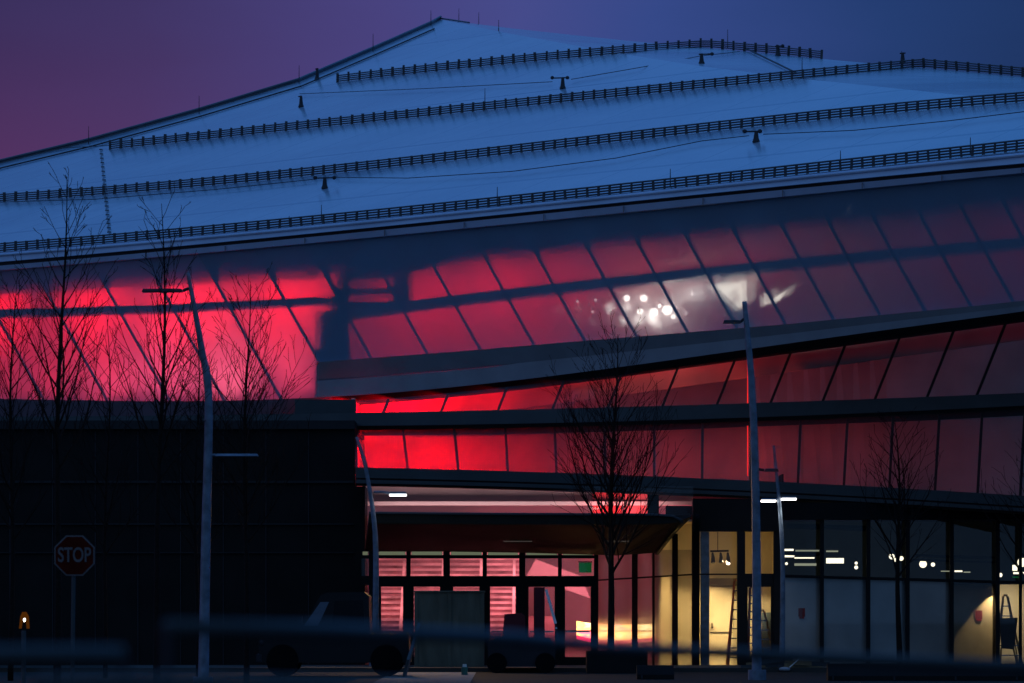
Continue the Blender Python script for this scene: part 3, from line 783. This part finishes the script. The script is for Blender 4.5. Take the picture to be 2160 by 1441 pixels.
# hanging track light
t = thing('track_light', P(1520,1163,119.4), 'dark hanging rail with three small spotlights inside the yellow room', 'lamp')
MB().bar(P(1498,1163,119.4), P(1537,1162,119.4), .06).build('rail', M['fix'], t)
MB().tube([P(1514,1122,119.4), P(1514,1162,119.4)], .012, 5).build('suspension_wire', M['fix'], t)
for i, x in enumerate((1503,1520,1535)):
    hd = MB().tube([P(x,1166,119.4), P(x+1,1176,119.35), P(x+1,1187,119.3)], [.03,.055,.075], 10).build('spot_head', M['fix'], t)
    if i == 2: MB().ellipsoid(P(x+1,1189,119.25),(.06,.06,.04),10,6).build('bulb', emit('spot_bulb',(1,.85,.6),6), hd)

# right storefront -------------------------------------------------------
MB().rect(1650, 1060, 2500, 1096, off(SY,-.2), .5).build('header_panel', M['dark'], arena)
for a, b in [(1730,1738),(1828,1836),(1911,1919),(2004,2012),(2101,2109),(2150,2156),(2230,2238),(2330,2338)]:
    MB().rect(a, 1096, b, BOT(a), SY, .14).build('mullion', M['black'], arena)
rt = fit([(1650,1216),(1833,1219),(2008,1225),(2160,1229),(2400,1236)],1)
XR = [x for x in range(1650, 2501, 50)]
MB().band(XR, off(rt,-3), off(rt,3), off(SY,.02), off(SY,.02), .1).build('transom_rail', M['black'], arena)
rw = MB().band(XR, cst(1096), lambda x: BOT(x)-1, off(SY,.13), off(SY,.13), .012).build('shop_window', M['glass'], arena)
M['shade'] = mat('blue_window_film', (.48,.52,.53), .6, 0, .25, .5)
M['shade2'] = mat('grey_window_film', (.56,.49,.44), .6, 0, .25, .5)
for a, b, m in [(1652,1730,'shade'),(1738,1828,'shade'),(1836,1911,'shade'),(1919,2004,'shade2')]:
    MB().rect(a, rt(a)+3, b, BOT(a)-1, off(SY,.2), .04).build('window_shade', M[m], rw)
MB().rect(2004, 1232, 2103, gy(123), 123, .1).build('room_wall', mat('greige_wall',(.42,.37,.27),.8), arena)
MB().rect(2101, 1234, 2108, gy(122), 122.1, 3).build('room_wall', M['inner'], arena)
MB().rect(2106, 1233, 2240, gy(124), 124.5, .1).build('room_wall', M['cream'], arena)
MB().rect(1654, 1226, 2500, 1232, 121.9, 2.5).build('room_ceiling', M['inner'], arena)
MB().rect(1650, 1000, 1653, gy(122), 122.0, 14).build('lobby_wall', M['dark'], arena)
MB().rect(1654, 1100, 2500, 1225, 130, .1).build('interior_wall', mat('dark_green_grey',(.05,.06,.05),.8), arena)
spot('wall_washer', P(2098,1236,122.72), P(2098,1420,122.72), 76, (1,.74,.38), 1500, .15)
area('room_light', P(2130,1236,123.2), .8, .6, (0,.3,-1), (1,.80,.50), 42)
# a shaded bottom of third panel shows floor light
ladder(2103,2156,2116,2125,1258,122.6,M['timber'],'dark brown step ladder in the bright room at the right edge',6,.3)
t = thing('panel_board', P(2125,gy(122.3),122.3), 'dark board leaning in front of the ladder in bright right hand room', 'board')
MB().prism([P(2110,1304,122.3),P(2147,1303,122.3),P(2139,1370,122.2),P(2112,1368,122.2)], (0,.03,0)).build('board', M['ring'], t)
MB().bar(P(2112,1366,122.25), P(2110,gy(122.3),122.2), .05).build('leg', M['timber'], t)
MB().bar(P(2137,1366,122.25), P(2146,gy(122.3),122.2), .05).build('leg', M['timber'], t)
# red notices
for (x, y, lb) in [(1691,1292,'small red square notice on the dark blue window film left'),(2065,1297,'small dark red notice on the yellow lit wall right')]:
    Y = SY(x)+.16 if x < 1800 else 122.975
    t = thing('wall_notice', P(x,y,Y), lb, 'notice')
    MB().rect(x-7, y-9, x+7, y+9, Y, .02).build('sheet', mat('notice_red',(.20,.015,.02) if x < 1800 else (.16,.015,.03),.6), t)
    MB().rect(x-5, y+9, x+5, y+13, Y, .02).build('tab', mat('notice_red_dark',(.25,.015,.03),.6), t)
# ceiling tubes and lamps above the transom
M['tube'] = emit('tube_light_on', (1,.92,.68), 1.8)
M['tubed'] = emit('tube_light_dim', (.8,.85,.6), .35)
tubes = [(1652,1674,1160,4,1),(1678,1728,1162,2.4,0),(1652,1676,1172,7,1),(1676,1718,1177,2.6,1),(1743,1780,1183,11,1),(1743,1768,1163,3,0),(1985,2005,1205,2,0),(2014,2030,1205,3.2,1),(2033,2047,1207,2.4,0),(2136,2146,1198,12,1),(2138,2168,1209,4,1),(1676,1722,1191,5,0)]
for i, (a, b, y, h, br) in enumerate(tubes):
    Y = 124.5+(i % 3)*.8
    wh = 'long' if b-a > 30 else 'short'
    side = 'left end of the dark shop window' if b < 1800 else ('middle of the dark shop window' if b < 2100 else 'right edge of the dark shop window')
    t = thing('tube_light', P((a+b)/2,y,Y), '%s %s fluorescent tube under dark ceiling, %s' % ('bright' if br else 'dim', wh, side), 'lamp', 'tube lights behind the shop window')
    MB().rect(a, y-h/2, b, y+h/2, Y, .06).build('tube', M['tube'] if br else M['tubed'], t)
    MB().rect(a-1, y-h/2-2, b+1, y-h/2-.3, Y-.02, .12).build('housing', M['fix'], t)
for i, (x, y, r) in enumerate([(1806,1188,3.2),(1806,1197,4),(1881,1174,6),(1889,1181,4),(1901,1178,5),(1947,1190,8),(1968,1191,4.4),(1659,1189,3),(2156,1186,10),(2110,1213,4.5)]):
    bulb(x, y, 123.8, r/66.0, M['tube'], ('large' if r > 7 else 'small')+' round white lamp hanging behind the dark shop window', 'globe_lamp', 'globe lamps behind the shop window')
dct = MB()
for (y, r, xa, xb) in [(1168,.05,1655,1735),(1181,.035,1920,2100),(1172,.05,1930,2100),(1110,.09,1660,1830)]:
    dct.tube([P(xa,y,123.6), P(xb,y+(xb-xa)*.03,123.9)], r, 8)
dct.build('ceiling_duct', M['inner'], arena)
area('shop_light', P(1720,1150,125), 2.5, .3, (0,.6,-1), (.95,1,.7), 9)
area('shop_light', P(1930,1160,125), 2.5, .3, (0,.6,-1), (1,.95,.7), 4)
# green lit panels
M['green'] = emit('green_sign_glow', (.05,.75,.22), .08)
for (x0,x1,y0,y1,Y,lb) in [(1219,1250,1183,1213,123.0,'glowing green sign panel behind the last transom window above the doors'),(2134,2154,1212,1224,123.2,'small green lit panel at right end of the shop window')]:
    t = thing('green_sign', P((x0+x1)/2,(y0+y1)/2,Y), lb, 'sign')
    MB().rect(x0+2,y0+4,x1-2,y1-5,Y,.04).build('lit_face', M['green'], t)
    MB().rect(x0+1,y0+1,x1-1,y0+3.7,Y-.02,.08).build('housing', M['fix'], t)
# slots light over doors
M['slot'] = emit('slot_light', (.45,.5,.3), .28)
for a, b in cells: MB().rect(a+2, 1163.5, b-2, 1171, off(SY,.3), .03).build('slot_light', M['slot'], arena)
# upper rear shell so nothing shows through
MB().rect(-420, 846, 2500, gy(147), 147, .2).build('core_wall', M['dark'], arena)

# ------------------------------------------------------------------ street lamps
def smooth(pts, n=6):
    out = []
    k = len(pts)
    for i in range(k-1):
        p0 = pts[max(i-1,0)]; p1 = pts[i]; p2 = pts[i+1]; p3 = pts[min(i+2,k-1)]
        for j in range(n):
            t = j/n
            out.append(.5*((2*p1)+(p2-p0)*t+(2*p0-5*p1+4*p2-p3)*t*t+(3*p1-p0-3*p2+p3)*t**3))
    out.append(pts[-1]); return out
def pole(pts, Y, r0, r1, label, base_x):
    bp = P(base_x, gy(Y), Y); bp.z = 0
    t = thing('street_lamp', bp, label, 'street lamp', 'curved street lamps in front of the arena')
    sp = smooth([P(x, y, Y) for x, y in pts]); sp = [bp]+sp
    n = len(sp); MB().tube(sp, [r0+(r1-r0)*i/(n-1) for i in range(n)], 14).build('pole', M['steel'], t, True)
    MB().tube([bp, bp+Vector((0,0,.25))], r0*1.8, 14).build('base_plate', M['steel'], t)
    return t
M['led'] = emit('led_lamp', (1,.93,.88), 6)
def head(t, xj, yj, x0, x1, y, Y, lit=False, h=5, mt=None, arm_r=.035):
    xn = x0 if abs(x0-xj) < abs(x1-xj) else x1
    MB().tube([P(xj,yj,Y), P((xj+xn)/2,(yj+y)/2-1,Y), P(xn,y,Y)], arm_r, 8).build('arm', mt or M['fix'], t)
    hd = MB(); a = P(x0,y-h/2,Y); b = P(x1,y+h/2,Y)
    w = .16
    hd.v = [(a.x,Y-w,b.z),(b.x,Y-w,b.z),(b.x,Y+w,b.z),(a.x,Y+w,b.z),(a.x+.03,Y-w*.7,a.z),(b.x-.03,Y-w*.7,a.z),(b.x-.03,Y+w*.7,a.z),(a.x+.03,Y+w*.7,a.z)]
    hd.f = [(0,1,2,3),(7,6,5,4),(0,4,5,1),(1,5,6,2),(2,6,7,3),(3,7,4,0)]
    o = hd.build('lamp_head', mt or M['fix'], t)
    if lit:
        MB().box(a.x+.01,b.x-.01,Y-w*.95,Y+w*.95,b.z-.055,b.z-.004).build('lens', M['led'], o)
    return o
t = pole([(429,1441),(434,1150),(440,850),(426,740),(412,660),(396,574)], 86, .125, .04, 'tall pale curved street lamp standing among bare trees at left', 428)
head(t, 404, 608, 300, 386, 613, 86, h=6); head(t, 440, 962, 455, 545, 960, 86, h=5, mt=M['steel'], arm_r=.03)
t = pole([(792,1330),(793,1180),(788,1090),(770,980),(752,922)], 112, .10, .04, 'curved street lamp with one lit head near entrance canopy left end', 792)
head(t, 788, 1038, 821, 858, 1040, 112, True, 5, M['steel'])
spot('lamp_glow', P(838,1044,112), P(915,1460,106), 110, (1,.58,.20), 2600, .6, .15, None)
t = pole([(1596,1441),(1596,1200),(1592,960),(1585,800),(1576,700),(1570,636)], 96, .125, .055, 'tallest straight blue grey street lamp in front of yellow room', 1597)
head(t, 1572, 672, 1525, 1562, 679, 96, h=6); head(t, 1592, 990, 1612, 1642, 992, 96, h=6)
t = pole([(1650,1372),(1651,1200),(1647,1100),(1640,1020),(1632,940)], 114, .085, .035, 'shorter street lamp with two lit heads beside the dark shop window', 1650)
head(t, 1643, 1052, 1605, 1637, 1053, 114, True, 4, M['steel'],.025); head(t, 1643, 1050, 1648, 1680, 1049, 114, True, 4, M['steel'],.025)
spot('lamp_glow', P(1664,1054,113.9), P(1655,1400,114), 120, (1,.93,.8), 60, .6, .15, None)
spot('lamp_glow', P(1621,1058,113.9), P(1640,1400,114), 120, (1,.93,.8), 60, .6, .15, None)

# ------------------------------------------------------------------ trees
def tree(px, ytop, Y, label, spread, first, seed, r0=.07, lean=0, dens=1.0, grp='bare young street trees'):
    rnd = random.Random(seed)
    base = P(px, gy(Y), Y); base.z = 0; topv = P(px+lean, ytop, Y); Ht = topv.z
    t = thing('bare_tree', base, label, 'tree', grp)
    pts = []
    n = 22
    ph = rnd.uniform(0,6)
    for i in range(n+1):
        f = i/n
        pts.append(Vector((base.x+(topv.x-base.x)*f+.10*math.sin(f*7+ph)*f, Y+.08*math.sin(f*5+ph*2)*f, Ht*f)))
    rad = [max(.006, r0*(1-f/n)**.85+.004) for f in range(n+1)]
    MB().tube(pts, rad, 8).build('trunk', M['bark'], t, True)
    br = MB(); tw = MB()
    def branch(p, d, L, r, lvl, mb):
        k = max(4, int(L/.22)); q = [p.copy()]; rr = [r]; dd = d.copy(); c = p.copy()
        for i in range(k):
            dd = (dd+Vector((rnd.gauss(0,.07),rnd.gauss(0,.07),.055+rnd.gauss(0,.04)))).normalized()
            c = c+dd*(L/k); q.append(c.copy()); rr.append(max(.0062, r*(1-(i+1)/k*.85)))
            if lvl < 3 and i >= 1 and rnd.random() < (.80 if lvl == 1 else .52)*dens:
                ax = Vector((rnd.gauss(0,1),rnd.gauss(0,1),rnd.gauss(0,.4)))
                nd = (dd+ax.normalized()*rnd.uniform(.45,.75)).normalized()
                branch(c, nd, L*(1-(i+1)/k*.55)*rnd.uniform(.35,.6), rr[-1]*.6, lvl+1, mb)
        mb.tube(q, rr, 5 if lvl == 1 else 3, False)
    nb = int(32*dens)
    for i in range(nb):
        f = first+(1-first)*(i+rnd.random()*.6)/nb*.97
        z = f*Ht; j = min(int(f*n), n-1); p = pts[j].lerp(pts[j+1], f*n-j)
        an = i*2.4+rnd.uniform(-.4,.4)
        rel = (f-first)/(1-first)
        up = rnd.uniform(1.0,1.6)
        d = Vector((math.cos(an), math.sin(an), up)).normalized()
        L = spread*(1-rel*.80)*rnd.uniform(.8,1.2)*2.1
        branch(p, d, L, max(.008, r0*(1-f)*.55+.004), 1, br)
    br.build('crown', M['bark'], t)
    return t
tree(120, 372, 84, 'tallest bare tree, its top crossing the roof edge at left', 1.35, .42, 3, .085, 12)
tree(330, 430, 86, 'slim bare tree just left of the tall curved street lamp', 1.25, .42, 11, .08, 14)
tree(520, 600, 92, 'bare bushy tree just right of the tall curved street lamp', 1.55, .34, 21, .07, 0, 1.1)
tree(22, 600, 95, 'bare tree cut by the left edge of the picture', 1.4, .35, 31, .07, 8, 1.1)
tree(222, 690, 99, 'thin dark bare tree between the two tallest left trees', 1.3, .34, 41, .06, 4, .9)
tree(418, 720, 100, 'low bare tree directly behind the tall left street lamp', 1.3, .34, 45, .06, -6, .9)
tree(1287, 705, 107, 'bare tree in the planter before the entrance doors', 1.95, .28, 51, .10, 10, 1.15)
tree(1898, 880, 110, 'bare tree before the dark shop window at right', 1.3, .36, 61, .085, -8, .9)
tree(2178, 930, 108, 'bare tree cut by the right edge of the picture', 1.2, .36, 71, .07, -4, .8)

# ------------------------------------------------------------------ stop sign
t = thing('stop_sign', (Xf(150,68),68,0), 'dim red octagonal STOP sign on a thin post at lower left', 'sign')
c = P(157,1172,68)
R = 46/120.0
oc = lambda r, y: [Vector((c.x+r*math.cos(math.pi/8+i*math.pi/4), y, c.z+r*math.sin(math.pi/8+i*math.pi/4))) for i in range(8)]
M['signw'] = mat('sign_white', (.17,.16,.17), .8, spec=.05); M['signr'] = mat('sign_red', (.08,.009,.006), .8, 0, .3, 3, spec=.05)
sb = MB().prism(oc(R, 68.0), (0,.02,0)).build('sign_plate', M['signw'], t)
MB().prism(oc(R*.93, 67.992), (0,.006,0)).build('red_face', M['signr'], sb)
cu = bpy.data.curves.new('lettering', 'FONT'); cu.body = 'STOP'; cu.size = .36; cu.extrude = .003; cu.align_x = 'CENTER'; cu.align_y = 'CENTER'; cu.offset = .006
tmp = bpy.data.objects.new('tmp', cu); COL.objects.link(tmp)
bpy.context.view_layer.update()
me = bpy.data.meshes.new_from_object(tmp.evaluated_get(bpy.context.evaluated_depsgraph_get()))
bpy.data.objects.remove(tmp)
me.materials.clear(); me.materials.append(M['signw'])
lt = bpy.data.objects.new('lettering', me); COL.objects.link(lt); lt.parent = sb
lt.rotation_euler = (math.pi/2,0,0); lt.location = (c.x,67.985,c.z); lt.scale = (.68,1.0,1)
MB().tube([(Xf(152,68.05),68.05,0), (Xf(156,68.05),68.05,c.z+.2)], .035, 8).build('post', M['ring'], t)

# amber beacon
t = thing('amber_beacon', (Xf(50,75),75,0), 'small amber lamp hood glowing on a thin post at far lower left', 'beacon')
MB().tube([(Xf(50,75),75,0), P(50,1330,75)], .045, 8).build('post', M['ring'], t)
MB().prism([P(40,1326,75),P(43,1300,75),P(47,1291,75),P(54,1291,75),P(59,1300,75),P(61,1326,75),P(56,1326,75),P(54,1305,75),P(47,1305,75),P(44,1326,75)], (0,.12,0)).build('hood', emit('amber_glow',(.8,.22,.02),.085), t)
MB().ellipsoid(P(51.5,1308,74.95),(.022,.02,.035),8,6).build('bulb', emit('beacon_white',(1,.9,.8),7), t)

# ------------------------------------------------------------------ pickup truck (faces left)
TY = 101.0; S = F/TY
t = thing('work_truck', (Xf(700,TY),TY,0), 'dark work truck facing left with pale slanted windscreen, beside entrance', 'truck')
def tz(py): return EYE+(HOR-py)/S
x_ = lambda px: Xf(px, TY)
prof = [(548,1398),(544,1352),(556,1337),(636,1326),(676,1256),(690,1250),(768,1249),(778,1258),(780,1338),(862,1338),(864,1398)]
MB().prism([P(x,y,TY) for x,y in prof], (0,1.9,0)).build('body', M['truck'], t)
MB().prism([P(641,1320,TY-.012),P(676,1270,TY-.012),P(694,1270,TY-.012),P(671,1320,TY-.012)], (0,.008,0)).build('window', mat('blue_window_glass',(.10,.14,.2),.15), t)
MB().prism([P(700,1320,TY-.012),P(706,1268,TY-.012),P(766,1266,TY-.012),P(768,1320,TY-.012)], (0,.008,0)).build('window', mat('dark_window_glass',(.006,.007,.01),.2,spec=.2), t)
for px in (596, 815):
    for yy in (TY-.05, TY+1.7):
        cc = Vector((x_(px), yy, .42))
        w = MB(); ring = [Vector((cc.x+.42*math.cos(a*math.pi/12), yy, cc.z+.42*math.sin(a*math.pi/12))) for a in range(24)]
        w.prism(ring, (0,.25,0)); wo = w.build('wheel', M['tyre'], t)
        r2 = [Vector((cc.x+.2*math.cos(a*math.pi/8), yy-.015, cc.z+.2*math.sin(a*math.pi/8))) for a in range(16)]
        MB().prism(r2, (0,.01,0)).build('rim', M['tyre'], wo)
MB().rect(540,1380,552,1396,TY-.05,2.0).build('bumper', M['fix'], t)
MB().bar(P(872,1362,TY), P(848,1440,TY-1.2), .07, 1.6).build('loading_ramp', M['ring'], t)
MB().rect(628,1300,637,1316,TY-.25,.12).build('wing_mirror', M['truck'], t)
MB().ellipsoid(P(552,1356,TY-.01),(.06,.03,.08),8,6).build('headlight', M['fix'], t)

# crate ------------------------------------------------------------------
CY = 111.0
t = thing('site_crate', (Xf(947,CY),CY,0), 'tall grey green plywood crate standing in front of the entrance doors', 'crate')
cz0 = gy(CY)
MB().rect(874,1250,1021,cz0-6,CY,1.5).build('box', M['ply'], t)
for x in (874,945,1014): MB().rect(x,1250,x+7,cz0-6,CY-.03,.028).build('batten', M['ply'], t)
MB().rect(872,1246,1023,1249.5,CY-.06,1.62).build('lid', M['ply'], t)
for x in (878,944,1008): MB().rect(x,cz0-6,x+10,cz0,CY,1.4).build('skid', M['ply'], t)

# lift machine -------------------------------------------------------------
LYY = 107.0
t = thing('boom_lift', (Xf(1110,LYY),LYY,0), 'dark red boom lift machine parked before the glass entrance doors', 'lift machine')
gl = gy(LYY)
MB().prism([P(1028,1352,LYY),P(1060,1344,LYY),P(1160,1346,LYY),P(1172,1366,LYY),P(1170,gl-14,LYY),P(1030,gl-14,LYY)], (0,1.6,0)).build('chassis', M['fix'], t)
MB().prism([P(1060,1344,LYY-.05),P(1064,1296,LYY-.05),P(1100,1293,LYY-.05),P(1108,1300,LYY-.05),P(1108,1344,LYY-.05)], (0,1.3,0)).build('engine_cover', M['redp'], t)
MB().rect(1126,1239,1149,1345,LYY+.2,.35).build('mast', M['redp'], t)
MB().bar(P(1152,1244,LYY), P(1172,1316,LYY-.1), .075, .10).build('hydraulic_arm', M['chrome'], t)
MB().bar(P(1172,1318,LYY-.1), P(1178,1352,LYY-.1), .06, .10).build('hydraulic_arm', M['fix'], t)
MB().ellipsoid(P(1173,1326,LYY-.15),(.04,.03,.04),8,6).build('work_lamp', M['chrome'], t)
for px in (1048,1150):
    for yy in (LYY-.1, LYY+1.4):
        cc = Vector((Xf(px,LYY), yy, .28)); MB().prism([Vector((cc.x+.28*math.cos(a*math.pi/10), yy, cc.z+.28*math.sin(a*math.pi/10))) for a in range(20)], (0,.25,0)).build('wheel', M['tyre'], t)

# planter, barriers -----------------------------------------------------------
def planter(x0, x1, yt, Y, d, label):
    t = thing('planter_box', (Xf((x0+x1)/2,Y),Y,0), label, 'planter')
    a = P(x0,yt,Y); b = P(x1,gy(Y),Y)
    m = MB(); w = .08; X0, X1, Z = a.x, b.x, a.z
    m.box(X0,X1,Y,Y+w,0,Z).box(X0,X1,Y+d-w,Y+d,0,Z).box(X0,X0+w,Y+w,Y+d-w,0,Z).box(X1-w,X1,Y+w,Y+d-w,0,Z)
    m.build('wall', M['dark'], t)
    MB().box(X0+w,X1-w,Y+w,Y+d-w,0,Z-.08).build('soil', M['bark'], t)
planter(1238,1366,1374,106.2,1.6,'dark square planter holding the bare tree before the entrance doors')
def barrier(x0, x1, yt, Y, label):
    t = thing('site_barrier', (Xf((x0+x1)/2,Y),Y,0), label, 'barrier')
    a = P(x0,yt,Y); b = P(x1,yt,Y); Z = a.z
    pr = [(-.28,0),(-.28,.12),(-.12,.35),(-.09,Z),(.09,Z),(.12,.35),(.28,.12),(.28,0)]
    MB().prism([Vector((a.x, Y+q[0], q[1])) for q in pr], (b.x-a.x,0,0)).build('barrier_body', M['dark'], t)
    m = MB(); 
    for i in range(int((b.x-a.x)/1.5)+1): m.box(a.x+.1+i*1.5, a.x+.14+i*1.5, Y-.30, Y-.281, .02, .11)
    m.build('drain_slot', M['recess'], t)
barrier(1343,1421,1404,97,'short dark concrete barrier right of the planter')
barrier(1745,2300,1400,95,'long dark concrete barrier along the lower right corner')
# rubble / boards pile
t = thing('board_pile', (Xf(1650,109),109,0), 'low pile of boards and pale sheeting beside the street lamp base', 'debris')
rnd = random.Random(5)
for i in range(9):
    x = Xf(1600+i*13,109); MB().bar((x-.5,109+rnd.uniform(-.4,.4),.12+i%3*.07),(x+.6,109+rnd.uniform(-.4,.4),.12+i%3*.07+rnd.uniform(-.05,.12)),.12,.04).build('board', M['timber'] if i%2 else M['ring'], t)
MB().ellipsoid(P(1655,1412,108.4),(.16,.15,.07),10,6).build('sheeting', M['tarp'], t)
MB().bar(P(1665,1408,108.5), P(1690,1386,108.6), .03).build('rod', M['chrome'], t)
# canister
t = thing('small_canister', P(980,gy(103),103), 'small white and green canister standing on the lit paving', 'canister')
b0 = P(980,gy(103),103); b0.z = .0
MB().tube([b0, b0+Vector((0,0,.22))], .085, 12).build('body', mat('green_plastic',(.05,.16,.11),.5), t)
MB().tube([b0+Vector((0,0,.221)), b0+Vector((0,0,.30))], [.06,.05], 12).build('cap', mat('white_plastic',(.7,.75,.7),.4), t)

# ------------------------------------------------------------------ blurred near railings
M['railm'] = mat('rail_paint', (.036,.050,.056), .5, 0, .2, 2, spec=.3)
def railing(pts, r, label, posts):
    v = [P(x,y,Y) for x,y,Y in pts]
    b = v[0].copy(); b.z = 0
    t = thing('hand_railing', b, label, 'railing')
    MB().tube(v, r, 12).build('top_rail', M['railm'], t, True)
    for k in posts:
        p = v[k]; MB().tube([Vector((p.x,p.y,0)), p], .012, 8).build('post', M['fix'], t)
railing([(352,1324,9.6),(700,1330,10),(1080,1345,11.4),(1300,1368,12.6),(1500,1376,13),(1700,1386,13),(2160,1407,13),(2500,1420,13)], .021, 'blurred blue grey railing running across the foreground to the right', [0,7])
railing([(-300,1384,9.2),(0,1384,9.2),(262,1383,9.2)], .024, 'short blurred blue grey railing at the left edge foreground', [0,2])
railing([(80,1440,8.9),(300,1438,8.9),(620,1444,8.9),(1000,1452,8.9)], .018, 'lowest blurred rail along the bottom left of the picture', [0,3])

# ------------------------------------------------------------------ labels of the repeated lamps, counted from the left
ORD = ['first','second','third','fourth','fifth','sixth','seventh','eighth','ninth','tenth','eleventh','twelfth','thirteenth','fourteenth']
for stem, txt in (('ceiling_lamp','%s from the left of the %s white lamps behind the slanted upper glass'),
                  ('globe_lamp','%s from the left of the %s globe lamps behind the dark shop window'),
                  ('tube_light','%s from the left of the %s tube lights behind the dark shop window')):
    obs = [o for o in COL.objects if o.parent is None and o.type == 'EMPTY' and o.name.split('.')[0] == stem]
    kinds = {'big': [], 'small': []}
    for o in obs:
        l = o['label']
        kinds['big' if (l.startswith('bright') or l.startswith('large')) else 'small'].append(o)
    for k, lst in kinds.items():
        lst.sort(key=lambda o: o.location.x/o.location.y)
        word = {'ceiling_lamp': ('bright','faint'), 'globe_lamp': ('large','small'), 'tube_light': ('bright','dim')}[stem][0 if k == 'big' else 1]
        for i, o in enumerate(lst): o['label'] = txt % (ORD[i], word)

# ------------------------------------------------------------------ camera
cam = bpy.data.cameras.new('camera'); co = bpy.data.objects.new('camera', cam); COL.objects.link(co)
co.location = (0,0,EYE); co.rotation_euler = (math.pi/2,0,0)
cam.sensor_width = 36; cam.lens = F*36/2160.0; cam.shift_y = (HOR-720.5)/2160.0
cam.clip_start = .5; cam.clip_end = 4000
cam.dof.use_dof = True; cam.dof.focus_distance = 118; cam.dof.aperture_fstop = 2.8
scene.camera = co
scene.render.engine = 'CYCLES'
scene.render.resolution_x = 1024; scene.render.resolution_y = 683
scene.cycles.transparent_max_bounces = 16
scene.view_settings.view_transform = 'Standard'; scene.view_settings.look = 'None'
scene.view_settings.exposure = 0; scene.view_settings.gamma = 1
